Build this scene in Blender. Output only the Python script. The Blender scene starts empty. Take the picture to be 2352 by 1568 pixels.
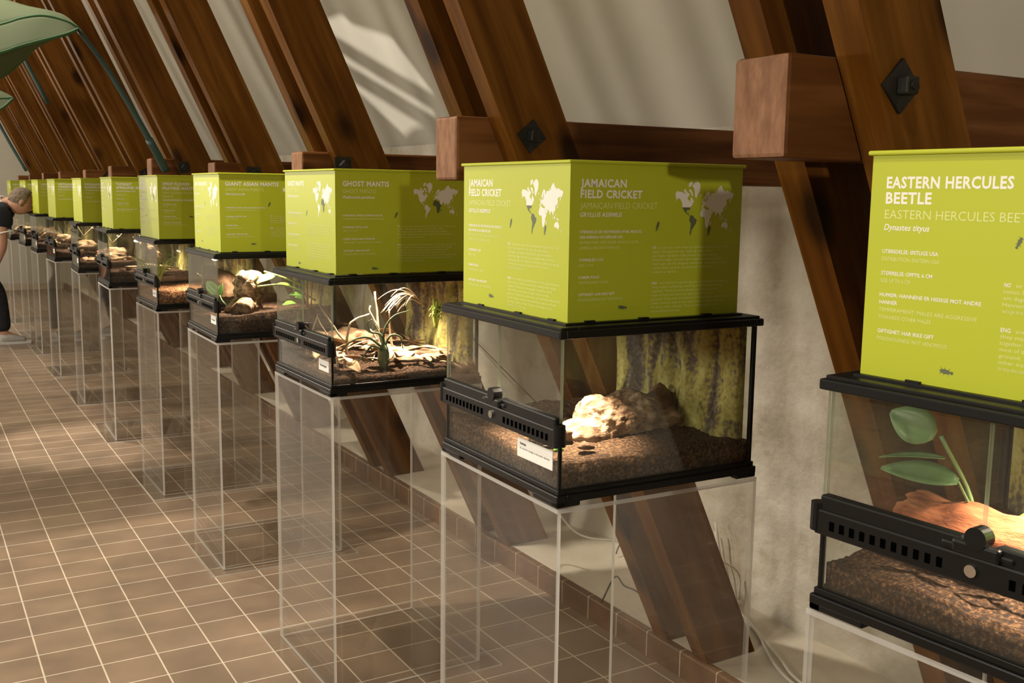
import bpy, bmesh, math, random
from mathutils import Vector, Matrix, noise
from mathutils.geometry import tessellate_polygon

SC = bpy.context.scene
COL = SC.collection
R = math.radians

# ------------------------------------------------------------------ camera, world, exposure, lights
FPX, YAW, PITCH, ROLL, HC = 2365.4, 0.5332, 0.1435, 0.0129, 1.4149
cd = bpy.data.cameras.new('camera'); cam = bpy.data.objects.new('camera', cd); COL.objects.link(cam)
cd.sensor_width = 36.0; cd.lens = FPX * 36.0 / 2352.0; cd.clip_start = 0.02; cd.clip_end = 100
fwd = Vector((math.sin(YAW) * math.cos(PITCH), math.cos(YAW) * math.cos(PITCH), -math.sin(PITCH)))
rt = Vector((math.cos(YAW), -math.sin(YAW), 0)); up = rt.cross(fwd)
r2 = rt * math.cos(ROLL) + up * math.sin(ROLL); u2 = -rt * math.sin(ROLL) + up * math.cos(ROLL)
cam.matrix_world = Matrix(((r2.x, u2.x, -fwd.x, 0), (r2.y, u2.y, -fwd.y, 0), (r2.z, u2.z, -fwd.z, HC), (0, 0, 0, 1)))
cd.dof.use_dof = True; cd.dof.focus_distance = 2.05; cd.dof.aperture_fstop = 26.0
SC.camera = cam

w = bpy.data.worlds.new('world'); SC.world = w; w.use_nodes = True
w.node_tree.nodes['Background'].inputs[0].default_value = (1.0, 0.86, 0.66, 1)
w.node_tree.nodes['Background'].inputs[1].default_value = 0.10
SC.view_settings.view_transform = 'Standard'; SC.view_settings.look = 'None'
SC.view_settings.gamma = 1.0; SC.view_settings.exposure = 0.05
SC.view_settings.use_curve_mapping = False
SC.cycles.adaptive_threshold = 0.025; SC.cycles.max_bounces = 40; SC.cycles.diffuse_bounces = 3; SC.cycles.glossy_bounces = 4
SC.cycles.transmission_bounces = 6; SC.cycles.transparent_max_bounces = 72
SC.cycles.sample_clamp_indirect = 4.0; SC.cycles.caustics_reflective = False; SC.cycles.caustics_refractive = False

def spot(name, loc, target, energy, angle, color=(1, .80, .55), blend=.4, radius=.05):
    l = bpy.data.lights.new(name, 'SPOT'); o = bpy.data.objects.new(name, l); COL.objects.link(o)
    o.location = loc; l.energy = energy; l.spot_size = R(angle); l.spot_blend = blend
    l.color = color; l.shadow_soft_size = radius
    o.rotation_euler = (Vector(target) - Vector(loc)).to_track_quat('-Z', 'Y').to_euler()
    return o
WARM = (1, .89, .73)
def fill_point(loc, energy, radius=.22, color=(1, .91, .76)):
    l = bpy.data.lights.new('fill_lamp', 'POINT'); o = bpy.data.objects.new('fill_lamp', l); COL.objects.link(o)
    o.location = loc; l.energy = energy; l.color = color; l.shadow_soft_size = radius
# unseen soft fill lamps, added along the attic as ambient light
for y_, e_ in ((1.4, 150), (4.4, 135), (7.4, 130), (10.4, 130), (13.4, 130)):
    fill_point((-2.3, y_, 1.8), e_)
# low lamp beside the photographer, then one track spot for each of the brightest hood fronts
spot('track_spot', (0.15, -1.4, 1.66), (1.5, 1.6, 1.2), 80, 50, WARM, .5, .035)
spot('track_spot', (-1.7, 2.0, 2.5), (1.0, 1.70, 1.3), 50, 22, WARM, .5, .05)
spot('track_spot', (-1.7, 4.3, 2.5), (1.0, 3.95, 1.3), 65, 20, WARM, .5, .05)
spot('track_spot', (-1.7, 7.8, 2.5), (1.0, 7.39, 1.3), 110, 18, WARM, .5, .05)
spot('track_spot', (-1.7, 10.0, 2.5), (1.0, 9.73, 1.3), 90, 18, WARM, .5, .05)
# downlights under the collar beams over the aisle edge
for y_, e_, x_ in ((0.2, 110, .2), (1.6, 110, -.6), (3.35, 290, .2), (5.6, 150, .2), (7.9, 170, .1), (10.3, 150, .1), (13.0, 150, 0)):
    spot('downlight', (x_, y_, 3.3), (x_ + .75, y_ - .35, 0), e_, 76, WARM, .6, .04)
spot('track_spot', (0.3, 6.95, 3.2), (0.80, 6.05, 0.0), 520, 22, WARM, .8, .05)

# ------------------------------------------------------------------ material helpers
def new_mat(name):
    m = bpy.data.materials.new(name); m.use_nodes = True
    nt = m.node_tree
    return m, nt, nt.nodes['Principled BSDF']
def N(nt, typ, **kw):
    n = nt.nodes.new(typ)
    for k, v in kw.items():
        if k.startswith('i_'):
            key = k[2:]
            n.inputs[int(key) if key.isdigit() else key].default_value = v
        else: setattr(n, k, v)
    return n
def ramp(nt, fac, stops):
    r = nt.nodes.new('ShaderNodeValToRGB'); e = r.color_ramp.elements
    while len(e) < len(stops): e.new(.5)
    for s, (p, c) in zip(e, stops): s.position = p; s.color = (*c, 1)
    nt.links.new(fac, r.inputs[0]); return r
def bump(nt, b, h, strength=.3, dist=.01):
    n = N(nt, 'ShaderNodeBump'); n.inputs['Strength'].default_value = strength; n.inputs['Distance'].default_value = dist
    nt.links.new(h, n.inputs['Height']); nt.links.new(n.outputs[0], b.inputs['Normal'])
def plain(name, col, rough=.5, metal=0, spec=.5):
    m, nt, b = new_mat(name)
    b.inputs['Base Color'].default_value = (*col, 1); b.inputs['Roughness'].default_value = rough
    b.inputs['Metallic'].default_value = metal; b.inputs['Specular IOR Level'].default_value = spec
    return m
def noisy(name, c1, c2, scale=20, rough=.7, bstr=.3, bdist=.005, stretch=(1, 1, 1), detail=6, c3=None, spec=.3, rnd=True, lo=.3, hi=.7):
    m, nt, b = new_mat(name)
    tc = N(nt, 'ShaderNodeTexCoord'); mp = N(nt, 'ShaderNodeMapping'); mp.inputs['Scale'].default_value = stretch
    nt.links.new(tc.outputs['Object'], mp.inputs[0])
    if rnd:
        oi = N(nt, 'ShaderNodeObjectInfo'); mul = N(nt, 'ShaderNodeVectorMath', operation='MULTIPLY')
        mul.inputs[1].default_value = (17.3, 11.7, 7.9)
        cb = N(nt, 'ShaderNodeCombineXYZ')
        for i in range(3): nt.links.new(oi.outputs['Random'], cb.inputs[i])
        nt.links.new(cb.outputs[0], mul.inputs[0]); nt.links.new(mul.outputs[0], mp.inputs['Location'])
    n = N(nt, 'ShaderNodeTexNoise'); n.inputs['Scale'].default_value = scale; n.inputs['Detail'].default_value = detail; n.inputs['Roughness'].default_value = .6
    nt.links.new(mp.outputs[0], n.inputs['Vector'])
    st = [(lo, c1), (hi, c2)] if c3 is None else [(lo, c1), ((lo + hi) / 2, c2), (hi, c3)]
    rp = ramp(nt, n.outputs['Fac'], st)
    nt.links.new(rp.outputs[0], b.inputs['Base Color'])
    b.inputs['Roughness'].default_value = rough; b.inputs['Specular IOR Level'].default_value = spec
    if bstr: bump(nt, b, n.outputs['Fac'], bstr, bdist)
    return m

def wood_mat(name, dark, mid, light, rough=.5):
    m, nt, b = new_mat(name)
    tc = N(nt, 'ShaderNodeTexCoord'); oi = N(nt, 'ShaderNodeObjectInfo')
    cb = N(nt, 'ShaderNodeCombineXYZ')
    ml = N(nt, 'ShaderNodeMath', operation='MULTIPLY'); ml.inputs[1].default_value = 37.0
    nt.links.new(oi.outputs['Random'], ml.inputs[0])
    for i in range(3): nt.links.new(ml.outputs[0], cb.inputs[i])
    ad = N(nt, 'ShaderNodeVectorMath', operation='ADD')
    nt.links.new(tc.outputs['Object'], ad.inputs[0]); nt.links.new(cb.outputs[0], ad.inputs[1])
    def nz(scale, stretch, detail=5, dist=0.0):
        mp = N(nt, 'ShaderNodeMapping'); mp.inputs['Scale'].default_value = stretch
        nt.links.new(ad.outputs[0], mp.inputs[0])
        n = N(nt, 'ShaderNodeTexNoise'); n.inputs['Scale'].default_value = scale
        n.inputs['Detail'].default_value = detail; n.inputs['Distortion'].default_value = dist
        nt.links.new(mp.outputs[0], n.inputs['Vector']); return n
    g = nz(4.0, (.5, 7, 7), 6, .6); big = nz(1.6, (1.2, 3, 3), 3)
    mx = N(nt, 'ShaderNodeMath', operation='ADD'); 
    mb = N(nt, 'ShaderNodeMath', operation='MULTIPLY'); mb.inputs[1].default_value = .6
    nt.links.new(big.outputs['Fac'], mb.inputs[0]); nt.links.new(g.outputs['Fac'], mx.inputs[0]); nt.links.new(mb.outputs[0], mx.inputs[1])
    rp = ramp(nt, mx.outputs[0], [(.55, dark), (.8, mid), (1.05, light)])
    # knots
    mp = N(nt, 'ShaderNodeMapping'); mp.inputs['Scale'].default_value = (3.0, 5.5, 5.5)
    nt.links.new(ad.outputs[0], mp.inputs[0])
    vo = N(nt, 'ShaderNodeTexVoronoi'); vo.inputs['Scale'].default_value = 1.0
    nt.links.new(mp.outputs[0], vo.inputs['Vector'])
    kr = ramp(nt, vo.outputs['Distance'], [(.10, (.10, .07, .05)), (.24, (1, 1, 1))])
    mul = N(nt, 'ShaderNodeMixRGB', blend_type='MULTIPLY'); mul.inputs[0].default_value = .9
    nt.links.new(rp.outputs[0], mul.inputs[1]); nt.links.new(kr.outputs[0], mul.inputs[2])
    nt.links.new(mul.outputs[0], b.inputs['Base Color'])
    b.inputs['Roughness'].default_value = rough; b.inputs['Specular IOR Level'].default_value = .12
    bump(nt, b, g.outputs['Fac'], .25, .004)
    return m

def glass_mat(name, tint, haze, haze_col=(.8, .8, .75), rough=.015, f0=.045, refl=1.0):
    m = bpy.data.materials.new(name); m.use_nodes = True; nt = m.node_tree
    nt.nodes.remove(nt.nodes['Principled BSDF']); out = nt.nodes['Material Output']
    lw = N(nt, 'ShaderNodeLayerWeight'); lw.inputs['Blend'].default_value = .5
    pw = N(nt, 'ShaderNodeMath', operation='POWER'); pw.inputs[1].default_value = 5.0
    nt.links.new(lw.outputs['Facing'], pw.inputs[0])
    ma = N(nt, 'ShaderNodeMath', operation='MULTIPLY_ADD'); ma.inputs[1].default_value = .9 * refl; ma.inputs[2].default_value = f0 * refl
    nt.links.new(pw.outputs[0], ma.inputs[0])
    tr = N(nt, 'ShaderNodeBsdfTransparent'); tr.inputs[0].default_value = (*tint, 1)
    df = N(nt, 'ShaderNodeBsdfDiffuse'); df.inputs[0].default_value = (*haze_col, 1)
    gl = N(nt, 'ShaderNodeBsdfGlossy'); gl.inputs['Roughness'].default_value = rough
    m1 = N(nt, 'ShaderNodeMixShader'); m1.inputs[0].default_value = haze
    nt.links.new(tr.outputs[0], m1.inputs[1]); nt.links.new(df.outputs[0], m1.inputs[2])
    m2 = N(nt, 'ShaderNodeMixShader')
    nt.links.new(ma.outputs[0], m2.inputs[0]); nt.links.new(m1.outputs[0], m2.inputs[1]); nt.links.new(gl.outputs[0], m2.inputs[2])
    nt.links.new(m2.outputs[0], out.inputs['Surface'])
    return m
def edge_mat(name, col, trans):
    m = bpy.data.materials.new(name); m.use_nodes = True; nt = m.node_tree
    nt.nodes.remove(nt.nodes['Principled BSDF']); out = nt.nodes['Material Output']
    tr = N(nt, 'ShaderNodeBsdfTransparent'); df = N(nt, 'ShaderNodeBsdfDiffuse'); tl = N(nt, 'ShaderNodeBsdfTranslucent')
    df.inputs[0].default_value = (*col, 1); tl.inputs[0].default_value = (*col, 1)
    a = N(nt, 'ShaderNodeMixShader'); a.inputs[0].default_value = .5
    nt.links.new(df.outputs[0], a.inputs[1]); nt.links.new(tl.outputs[0], a.inputs[2])
    bm_ = N(nt, 'ShaderNodeMixShader'); bm_.inputs[0].default_value = trans
    nt.links.new(a.outputs[0], bm_.inputs[1]); nt.links.new(tr.outputs[0], bm_.inputs[2])
    nt.links.new(bm_.outputs[0], out.inputs['Surface'])
    return m

M = {}
M['wood'] = wood_mat('reddish_timber', (.066, .021, .002), (.115, .042, .004), (.175, .070, .011))
M['wood_tie'] = wood_mat('dark_timber', (.070, .024, .006), (.115, .042, .011), (.20, .082, .028))
M['end_grain_lit'] = noisy('pale_lit_end_grain', (.16, .072, .035), (.30, .155, .085), 14, .75, .2, .003, (1, 4, 1.6), 6)  # end grain, its paler tone also carrying the light on the tie ends
M['iron'] = noisy('black_iron', (.006, .006, .006), (.02, .017, .014), 60, .5, .2, .002)
M['plaster'] = noisy('ceiling_plaster', (.54, .51, .44), (.58, .55, .475), 3, .75, .15, .01, rnd=False)
M['wall_brown'] = plain('brown_boarding', (.05, .028, .014), .6)
M['ledge'] = noisy('ledge_plaster', (.62, .56, .46), (.74, .68, .58), 6, .8, .2, .01, rnd=False)
M['green'] = plain('lime_green_sheet', (.43, .48, .024), .45, 0, .35)
M['white_ink'] = plain('white_ink', (.80, .78, .72), .5)
M['pale_ink'] = plain('pale_green_ink', (.66, .70, .27), .5)
M['grey_ink'] = plain('grey_ink', (.10, .12, .06), .5)
M['black'] = plain('black_plastic', (.0045, .0045, .0045), .36, 0, .3)
M['black_hole'] = plain('vent_opening_black', (.001, .001, .001), 1, 0, 0)
M['chrome'] = plain('chrome', (.7, .7, .68), .2, 1)
M['glass'] = glass_mat('terrarium_glass', (.962, .970, .952), .010, (.75, .75, .68))
M['glass_edge'] = edge_mat('glass_edge', (.36, .40, .28), .35)
M['acrylic'] = glass_mat('clear_acrylic', (.975, .972, .962), .006, (.8, .78, .72), refl=.7)
M['acrylic_edge'] = edge_mat('acrylic_edge', (.88, .87, .84), .36)  # whitish colour put in for the light gathered by the clear edges
M['card'] = plain('white_card', (.85, .85, .82), .5)
M['card_ink'] = plain('black_ink', (.03, .03, .03), .5)
M['soil'] = noisy('brown_soil', (.026, .012, .005), (.085, .041, .017), 170, .95, 1.0, .012, c3=(.24, .135, .066), detail=10, lo=.38, hi=.66)
M['soil_dark'] = noisy('dark_soil', (.014, .006, .0025), (.05, .021, .008), 170, .95, 1.0, .012, c3=(.19, .10, .045), detail=10, lo=.38, hi=.66)
M['chips'] = noisy('wood_chips', (.06, .02, .007), (.28, .12, .045), 120, .9, 1.0, .012, c3=(.62, .36, .2), detail=8, lo=.38, hi=.66)
M['bark'] = noisy('pale_bark', (.09, .045, .022), (.29, .18, .105), 22, .9, .9, .014, (1, 2.5, 2), c3=(.56, .41, .28), detail=10, lo=.36, hi=.66)
M['bark_dark'] = noisy('brown_bark', (.05, .026, .014), (.15, .08, .045), 18, .9, .9, .012, c3=(.30, .18, .10), detail=8)
M['red_bark'] = noisy('red_bark', (.16, .045, .018), (.42, .14, .06), 9, .85, .8, .01, (5, 1, 5), 8, c3=(.66, .34, .18))
M['twig'] = noisy('pale_twig', (.30, .20, .12), (.62, .50, .36), 30, .8, .4, .003)
M['dry_leaf'] = noisy('dry_leaf', (.36, .20, .10), (.72, .52, .33), 12, .7, .3, .003)
M['leaf'] = noisy('fresh_green_leaf', (.10, .28, .03), (.25, .50, .08), 10, .4, .2, .003)
M['leaf_dark'] = noisy('waxy_green_leaf', (.13, .25, .10), (.26, .40, .19), 8, .35, .2, .003)
M['airplant'] = noisy('grey_green_leaf', (.06, .085, .035), (.17, .21, .11), 40, .6, .2, .003)
M['grass'] = noisy('grass_blade', (.25, .36, .06), (.50, .60, .16), 18, .5, .1, .003)
M['stem_red'] = plain('red_stem', (.45, .10, .04), .5)
M['cord'] = plain('white_cord', (.75, .72, .66), .5)
M['cord_dark'] = plain('grey_cord', (.12, .11, .09), .5)

def background_mat():
    m, nt, b = new_mat('moulded_rock_foam')
    tc = N(nt, 'ShaderNodeTexCoord'); mp = N(nt, 'ShaderNodeMapping'); mp.inputs['Scale'].default_value = (1, 1, .28)
    nt.links.new(tc.outputs['Object'], mp.inputs[0])
    n = N(nt, 'ShaderNodeTexNoise'); n.inputs['Scale'].default_value = 16; n.inputs['Detail'].default_value = 8; n.inputs['Distortion'].default_value = 1.2
    nt.links.new(mp.outputs[0], n.inputs['Vector'])
    f = N(nt, 'ShaderNodeTexNoise'); f.inputs['Scale'].default_value = 110; f.inputs['Detail'].default_value = 6
    nt.links.new(tc.outputs['Object'], f.inputs['Vector'])
    ad = N(nt, 'ShaderNodeMath', operation='MULTIPLY_ADD'); ad.inputs[1].default_value = .45
    nt.links.new(f.outputs['Fac'], ad.inputs[0]); nt.links.new(n.outputs['Fac'], ad.inputs[2])
    rp = ramp(nt, ad.outputs[0], [(.54, (.045, .032, .024)), (.68, (.17, .135, .095)), (.77, (.40, .34, .085)), (.9, (.52, .47, .18))])
    nt.links.new(rp.outputs[0], b.inputs['Base Color']); b.inputs['Roughness'].default_value = .8
    bump(nt, b, ad.outputs[0], .7, .01)
    return m
M['background'] = background_mat()

def floor_mat():
    m, nt, b = new_mat('brown_floor_tiles')
    tc = N(nt, 'ShaderNodeTexCoord'); mp = N(nt, 'ShaderNodeMapping')
    mp.inputs['Location'].default_value = (-.277 + .159 * 40 + .002, -.107 + .159 * 60 + .002, 0)
    nt.links.new(tc.outputs['Object'], mp.inputs[0])
    br = N(nt, 'ShaderNodeTexBrick'); br.offset = 0; br.offset_frequency = 1; br.squash = 1
    br.inputs['Scale'].default_value = 1; br.inputs['Brick Width'].default_value = .159; br.inputs['Row Height'].default_value = .159
    br.inputs['Mortar Size'].default_value = .0027; br.inputs['Mortar Smooth'].default_value = .25
    br.inputs['Color1'].default_value = (.255, .183, .130, 1); br.inputs['Color2'].default_value = (.29, .212, .153, 1)
    br.inputs['Mortar'].default_value = (.70, .62, .50, 1)
    nt.links.new(mp.outputs[0], br.inputs['Vector'])
    n = N(nt, 'ShaderNodeTexNoise'); n.inputs['Scale'].default_value = 5; n.inputs['Detail'].default_value = 6
    nt.links.new(tc.outputs['Object'], n.inputs['Vector'])
    rp = ramp(nt, n.outputs['Fac'], [(.3, (.78, .78, .78)), (.7, (1.1, 1.06, 1.0))])
    mu = N(nt, 'ShaderNodeMixRGB', blend_type='MULTIPLY'); mu.inputs[0].default_value = 1
    nt.links.new(br.outputs['Color'], mu.inputs[1]); nt.links.new(rp.outputs[0], mu.inputs[2])
    nt.links.new(mu.outputs[0], b.inputs['Base Color'])
    rr = N(nt, 'ShaderNodeMath', operation='MULTIPLY_ADD'); rr.inputs[1].default_value = .25; rr.inputs[2].default_value = .2
    nt.links.new(n.outputs['Fac'], rr.inputs[0]); nt.links.new(rr.outputs[0], b.inputs['Roughness'])
    b.inputs['Specular IOR Level'].default_value = .5
    bump(nt, b, br.outputs['Fac'], .25, .002)
    nt.nodes[-1].invert = True
    return m
M['floor'] = floor_mat()
def curb_mat():
    m, nt, b = new_mat('brown_curb_tiles')
    tc = N(nt, 'ShaderNodeTexCoord'); sp = N(nt, 'ShaderNodeSeparateXYZ'); nt.links.new(tc.outputs['Object'], sp.inputs[0])
    md = N(nt, 'ShaderNodeMath', operation='PINGPONG'); md.inputs[1].default_value = .0795
    nt.links.new(sp.outputs['Y'], md.inputs[0])
    gr = N(nt, 'ShaderNodeMath', operation='LESS_THAN'); gr.inputs[1].default_value = .0022
    nt.links.new(md.outputs[0], gr.inputs[0])
    n = N(nt, 'ShaderNodeTexNoise'); n.inputs['Scale'].default_value = 9; n.inputs['Detail'].default_value = 5
    nt.links.new(tc.outputs['Object'], n.inputs['Vector'])
    rp = ramp(nt, n.outputs['Fac'], [(.3, (.11, .058, .03)), (.7, (.20, .11, .058))])
    mx = N(nt, 'ShaderNodeMixRGB'); mx.inputs[2].default_value = (.5, .42, .32, 1)
    nt.links.new(gr.outputs[0], mx.inputs[0]); nt.links.new(rp.outputs[0], mx.inputs[1])
    nt.links.new(mx.outputs[0], b.inputs['Base Color']); b.inputs['Roughness'].default_value = .35
    return m
M['curb'] = curb_mat()
def masonry_mat():
    m, nt, b = new_mat('limewashed_masonry')
    tc = N(nt, 'ShaderNodeTexCoord')
    n = N(nt, 'ShaderNodeTexNoise'); n.inputs['Scale'].default_value = 7; n.inputs['Detail'].default_value = 9; n.inputs['Roughness'].default_value = .65
    nt.links.new(tc.outputs['Object'], n.inputs['Vector'])
    rp = ramp(nt, n.outputs['Fac'], [(.3, (.46, .40, .30)), (.45, (.60, .55, .46)), (.7, (.70, .66, .58))])
    v = N(nt, 'ShaderNodeTexNoise'); v.inputs['Scale'].default_value = 30; v.inputs['Detail'].default_value = 7
    nt.links.new(tc.outputs['Object'], v.inputs['Vector'])
    nt.links.new(rp.outputs[0], b.inputs['Base Color']); b.inputs['Roughness'].default_value = .95
    ad = N(nt, 'ShaderNodeMath', operation='ADD'); nt.links.new(n.outputs['Fac'], ad.inputs[0]); nt.links.new(v.outputs['Fac'], ad.inputs[1])
    bump(nt, b, ad.outputs[0], .28, .02)
    return m
M['masonry'] = masonry_mat()

# ------------------------------------------------------------------ geometry helpers
def finish(name, bm, mats, parent=None, smooth=False, loc=None, recalc=True):
    if recalc: bmesh.ops.recalc_face_normals(bm, faces=bm.faces[:])
    me = bpy.data.meshes.new(name); bm.to_mesh(me); bm.free()
    for m in (mats if isinstance(mats, (list, tuple)) else [mats]): me.materials.append(m)
    if smooth:
        for p in me.polygons: p.use_smooth = True
    o = bpy.data.objects.new(name, me); COL.objects.link(o)
    if parent: o.parent = parent
    if loc: o.location = loc
    return o
def tag(o, label=None, cat=None, group=None, kind=None):
    if label: o['label'] = label
    if cat: o['category'] = cat
    if group: o['group'] = group
    if kind: o['kind'] = kind
    return o
def empty(name, loc=(0, 0, 0), rz=0):
    o = bpy.data.objects.new(name, None); COL.objects.link(o); o.empty_display_size = .1
    o.location = loc; o.rotation_euler = (0, 0, rz); return o
def box(bm, x0, x1, y0, y1, z0, z1, mi=0, bev=0, edge=None, thin=None):
    v = [bm.verts.new((x, y, z)) for x in (x0, x1) for y in (y0, y1) for z in (z0, z1)]
    F = [(0, 1, 3, 2), (4, 6, 7, 5), (0, 4, 5, 1), (2, 3, 7, 6), (0, 2, 6, 4), (1, 5, 7, 3)]
    fs = [bm.faces.new([v[i] for i in f]) for f in F]
    for k, f in enumerate(fs): f.material_index = mi
    if edge is not None:   # thin axis index: its two big faces keep mi, other faces take edge
        for k, f in enumerate(fs):
            if k // 2 != thin: f.material_index = edge
    if bev:
        es = {e for f in fs for e in f.edges}
        r = bmesh.ops.bevel(bm, geom=list(es), offset=bev, segments=2, affect='EDGES', profile=.5)
        for f in r['faces']: f.material_index = mi
    return fs
def cyl(bm, p0, p1, r0, r1=None, seg=12, mi=0, caps=True):
    r1 = r0 if r1 is None else r1
    p0, p1 = Vector(p0), Vector(p1); d = (p1 - p0).normalized()
    a = d.orthogonal().normalized(); b = d.cross(a)
    A = [bm.verts.new(p0 + (a * math.cos(t) + b * math.sin(t)) * r0) for t in [2 * math.pi * i / seg for i in range(seg)]]
    B = [bm.verts.new(p1 + (a * math.cos(t) + b * math.sin(t)) * r1) for t in [2 * math.pi * i / seg for i in range(seg)]]
    for i in range(seg):
        bm.faces.new((A[i], A[(i + 1) % seg], B[(i + 1) % seg], B[i])).material_index = mi
    if caps:
        bm.faces.new(A[::-1]).material_index = mi; bm.faces.new(B).material_index = mi
def tube(bm, pts, rad, seg=8, mi=0):
    pts = [Vector(p) for p in pts]; rings = []
    n = len(pts); prev = None
    for i, p in enumerate(pts):
        d = (pts[min(i + 1, n - 1)] - pts[max(i - 1, 0)]).normalized()
        a = d.orthogonal().normalized() if prev is None else (prev - d * prev.dot(d)).normalized()
        prev = a; b = d.cross(a); r = rad[i] if isinstance(rad, (list, tuple)) else rad
        rings.append([bm.verts.new(p + (a * math.cos(t) + b * math.sin(t)) * r) for t in [2 * math.pi * k / seg for k in range(seg)]])
    for A, B in zip(rings, rings[1:]):
        for k in range(seg): bm.faces.new((A[k], A[(k + 1) % seg], B[(k + 1) % seg], B[k])).material_index = mi
    bm.faces.new(rings[0][::-1]).material_index = mi; bm.faces.new(rings[-1]).material_index = mi
def smooth_path(pts, n=6):
    P = [Vector(p) for p in pts]; P = [P[0] * 2 - P[1]] + P + [P[-1] * 2 - P[-2]]; out = []
    for i in range(1, len(P) - 2):
        for k in range(n):
            t = k / n; a, b, c, d = P[i - 1:i + 3]
            out.append(.5 * ((2 * b) + (c - a) * t + (2 * a - 5 * b + 4 * c - d) * t * t + (3 * b - a - 3 * c + d) * t ** 3))
    out.append(P[-2]); return out
def grid(bm, nu, nv, fn, mi=0):
    V = [[bm.verts.new(fn(i / nu, j / nv)) for j in range(nv + 1)] for i in range(nu + 1)]
    for i in range(nu):
        for j in range(nv): bm.faces.new((V[i][j], V[i + 1][j], V[i + 1][j + 1], V[i][j + 1])).material_index = mi
    return V
def blade(bm, base, tip, width, sag=.0, bend=(0, 0, 0), n=8, fold=.2, mi=0):
    """curved tapering leaf blade with a folded keel"""
    base, tip = Vector(base), Vector(tip); bend = Vector(bend); rows = []
    axis = (tip - base); side = axis.cross(Vector((0, 0, 1)))
    if side.length < 1e-5: side = Vector((1, 0, 0))
    side.normalize()
    for i in range(n + 1):
        t = i / n; p = base.lerp(tip, t) + bend * math.sin(math.pi * t) + Vector((0, 0, -sag * t * t))
        wd = width * (1 - t) ** .7 if i < n else width * .02
        up_ = Vector((0, 0, fold * wd))
        rows.append([bm.verts.new(p - side * wd + up_), bm.verts.new(p), bm.verts.new(p + side * wd + up_)])
    for A, B in zip(rows, rows[1:]):
        for k in range(2): bm.faces.new((A[k], A[k + 1], B[k + 1], B[k])).material_index = mi
def leaf_shape(bm, base, direction, normal, length, width, curl=.15, n=8, mi=0):
    d = Vector(direction).normalized(); nn = Vector(normal); nn = (nn - d * nn.dot(d)).normalized(); s = d.cross(nn); rows = []
    for i in range(n + 1):
        t = i / n; wd = width * .5 * math.sin(math.pi * min(1, (t * .94 + .03)) ** .8) ** .8
        p = Vector(base) + d * length * t - nn * curl * length * t * t
        rows.append([bm.verts.new(p + s * wd * k + nn * abs(k) * wd * .25) for k in (-1, -.5, 0, .5, 1)])
    for A, B in zip(rows, rows[1:]):
        for k in range(4): bm.faces.new((A[k], A[k + 1], B[k + 1], B[k])).material_index = mi
def thicken(o, t):
    md = o.modifiers.new('thickness', 'SOLIDIFY'); md.thickness = t; md.offset = 0; return o
def lump(name, size, seed, mat, parent=None, rough=.3, sub=4, freq=2.5, label=None, cat=None, loc=(0, 0, 0), rz=0, flat=True):
    bm = bmesh.new(); bmesh.ops.create_icosphere(bm, subdivisions=sub, radius=1)
    s = Vector((seed * 3.1, seed * 1.7, seed * .9))
    for v in bm.verts:
        p = v.co.copy()
        n = noise.fractal(p * freq * .5 + s, .9, 2.1, 5) * rough + noise.noise(p * .9 + s) * rough
        v.co = p * (1 + n)
        if flat and v.co.z < -.35: v.co.z = -.35 + (v.co.z + .35) * .15
        v.co = Vector((v.co.x * size[0], v.co.y * size[1], v.co.z * size[2]))
    o = finish(name, bm, mat, parent, True); o.location = loc; o.rotation_euler = (0, 0, rz)
    if label: tag(o, label, cat)
    return o

# ------------------------------------------------------------------ room shell
def struct(o): o['kind'] = 'structure'; return o
LEDGE = .08; CURBX = 1.905; WALLX = 2.32; YN, YF = -4.0, 15.6
bm = bmesh.new(); box(bm, -4.2, CURBX + .02, YN, YF, -.12, 0); struct(finish('floor', bm, M['floor']))
bm = bmesh.new(); box(bm, CURBX, CURBX + .03, YN, YF, -.02, LEDGE, bev=.006); struct(finish('trim_1', bm, M['curb']))
bm = bmesh.new()
grid(bm, 6, 260, lambda u, v: (CURBX + .028 + u * (WALLX - CURBX + .05), YN + v * (YF - YN),
     LEDGE - .003 + .005 * noise.noise(Vector((u * 2, v * 60, 0))) + (.02 * u * u)))
struct(finish('trim_2', bm, M['ledge'], smooth=True))
def wallfn(u, v):
    y = YN + v * (YF - YN); z = LEDGE - .03 + u * 1.60
    p = Vector((3.1, y * 1.3, z * 1.3))
    d = .035 * noise.fractal(p, .8, 2.0, 5) + .012 * noise.fractal(p * 5, .8, 2.0, 4)
    return (WALLX + d - .03 * (1 - u) ** 6, y, z)
bm = bmesh.new(); grid(bm, 60, 620, wallfn); struct(finish('wall_right', bm, M['masonry'], smooth=True))
SL = R(62)
def ceilfn(u, v):
    s = u * 3.0
    return (WALLX + .06 - s * math.cos(SL) + .01 * noise.noise(Vector((u * 3, v * 9, 1))), YN + v * (YF - YN), 1.56 + s * math.sin(SL))
bm = bmesh.new(); grid(bm, 12, 40, ceilfn)
xt, zt = WALLX + .06 - 3.0 * math.cos(SL), 1.56 + 3.0 * math.sin(SL)
grid(bm, 4, 8, lambda u, v: (xt - u * (xt + 3.2), YN + v * (YF - YN), zt))
struct(finish('ceiling', bm, M['plaster']))
bm = bmesh.new(); box(bm, -4.3, -4.2, YN, YF, 0, zt); struct(finish('wall_left', bm, M['wall_brown']))
bm = bmesh.new(); box(bm, -4.3, WALLX + .3, YF, YF + .1, 0, zt); struct(finish('wall_far', bm, M['plaster']))
bm = bmesh.new(); box(bm, -4.3, WALLX + .3, YN - .1, YN, 0, zt); struct(finish('wall_near', bm, M['plaster']))
bm = bmesh.new(); box(bm, -4.2, CURBX - .01, YF - .02, YF, 0, .09, bev=.004); struct(finish('baseboard_far', bm, M['curb']))

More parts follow.
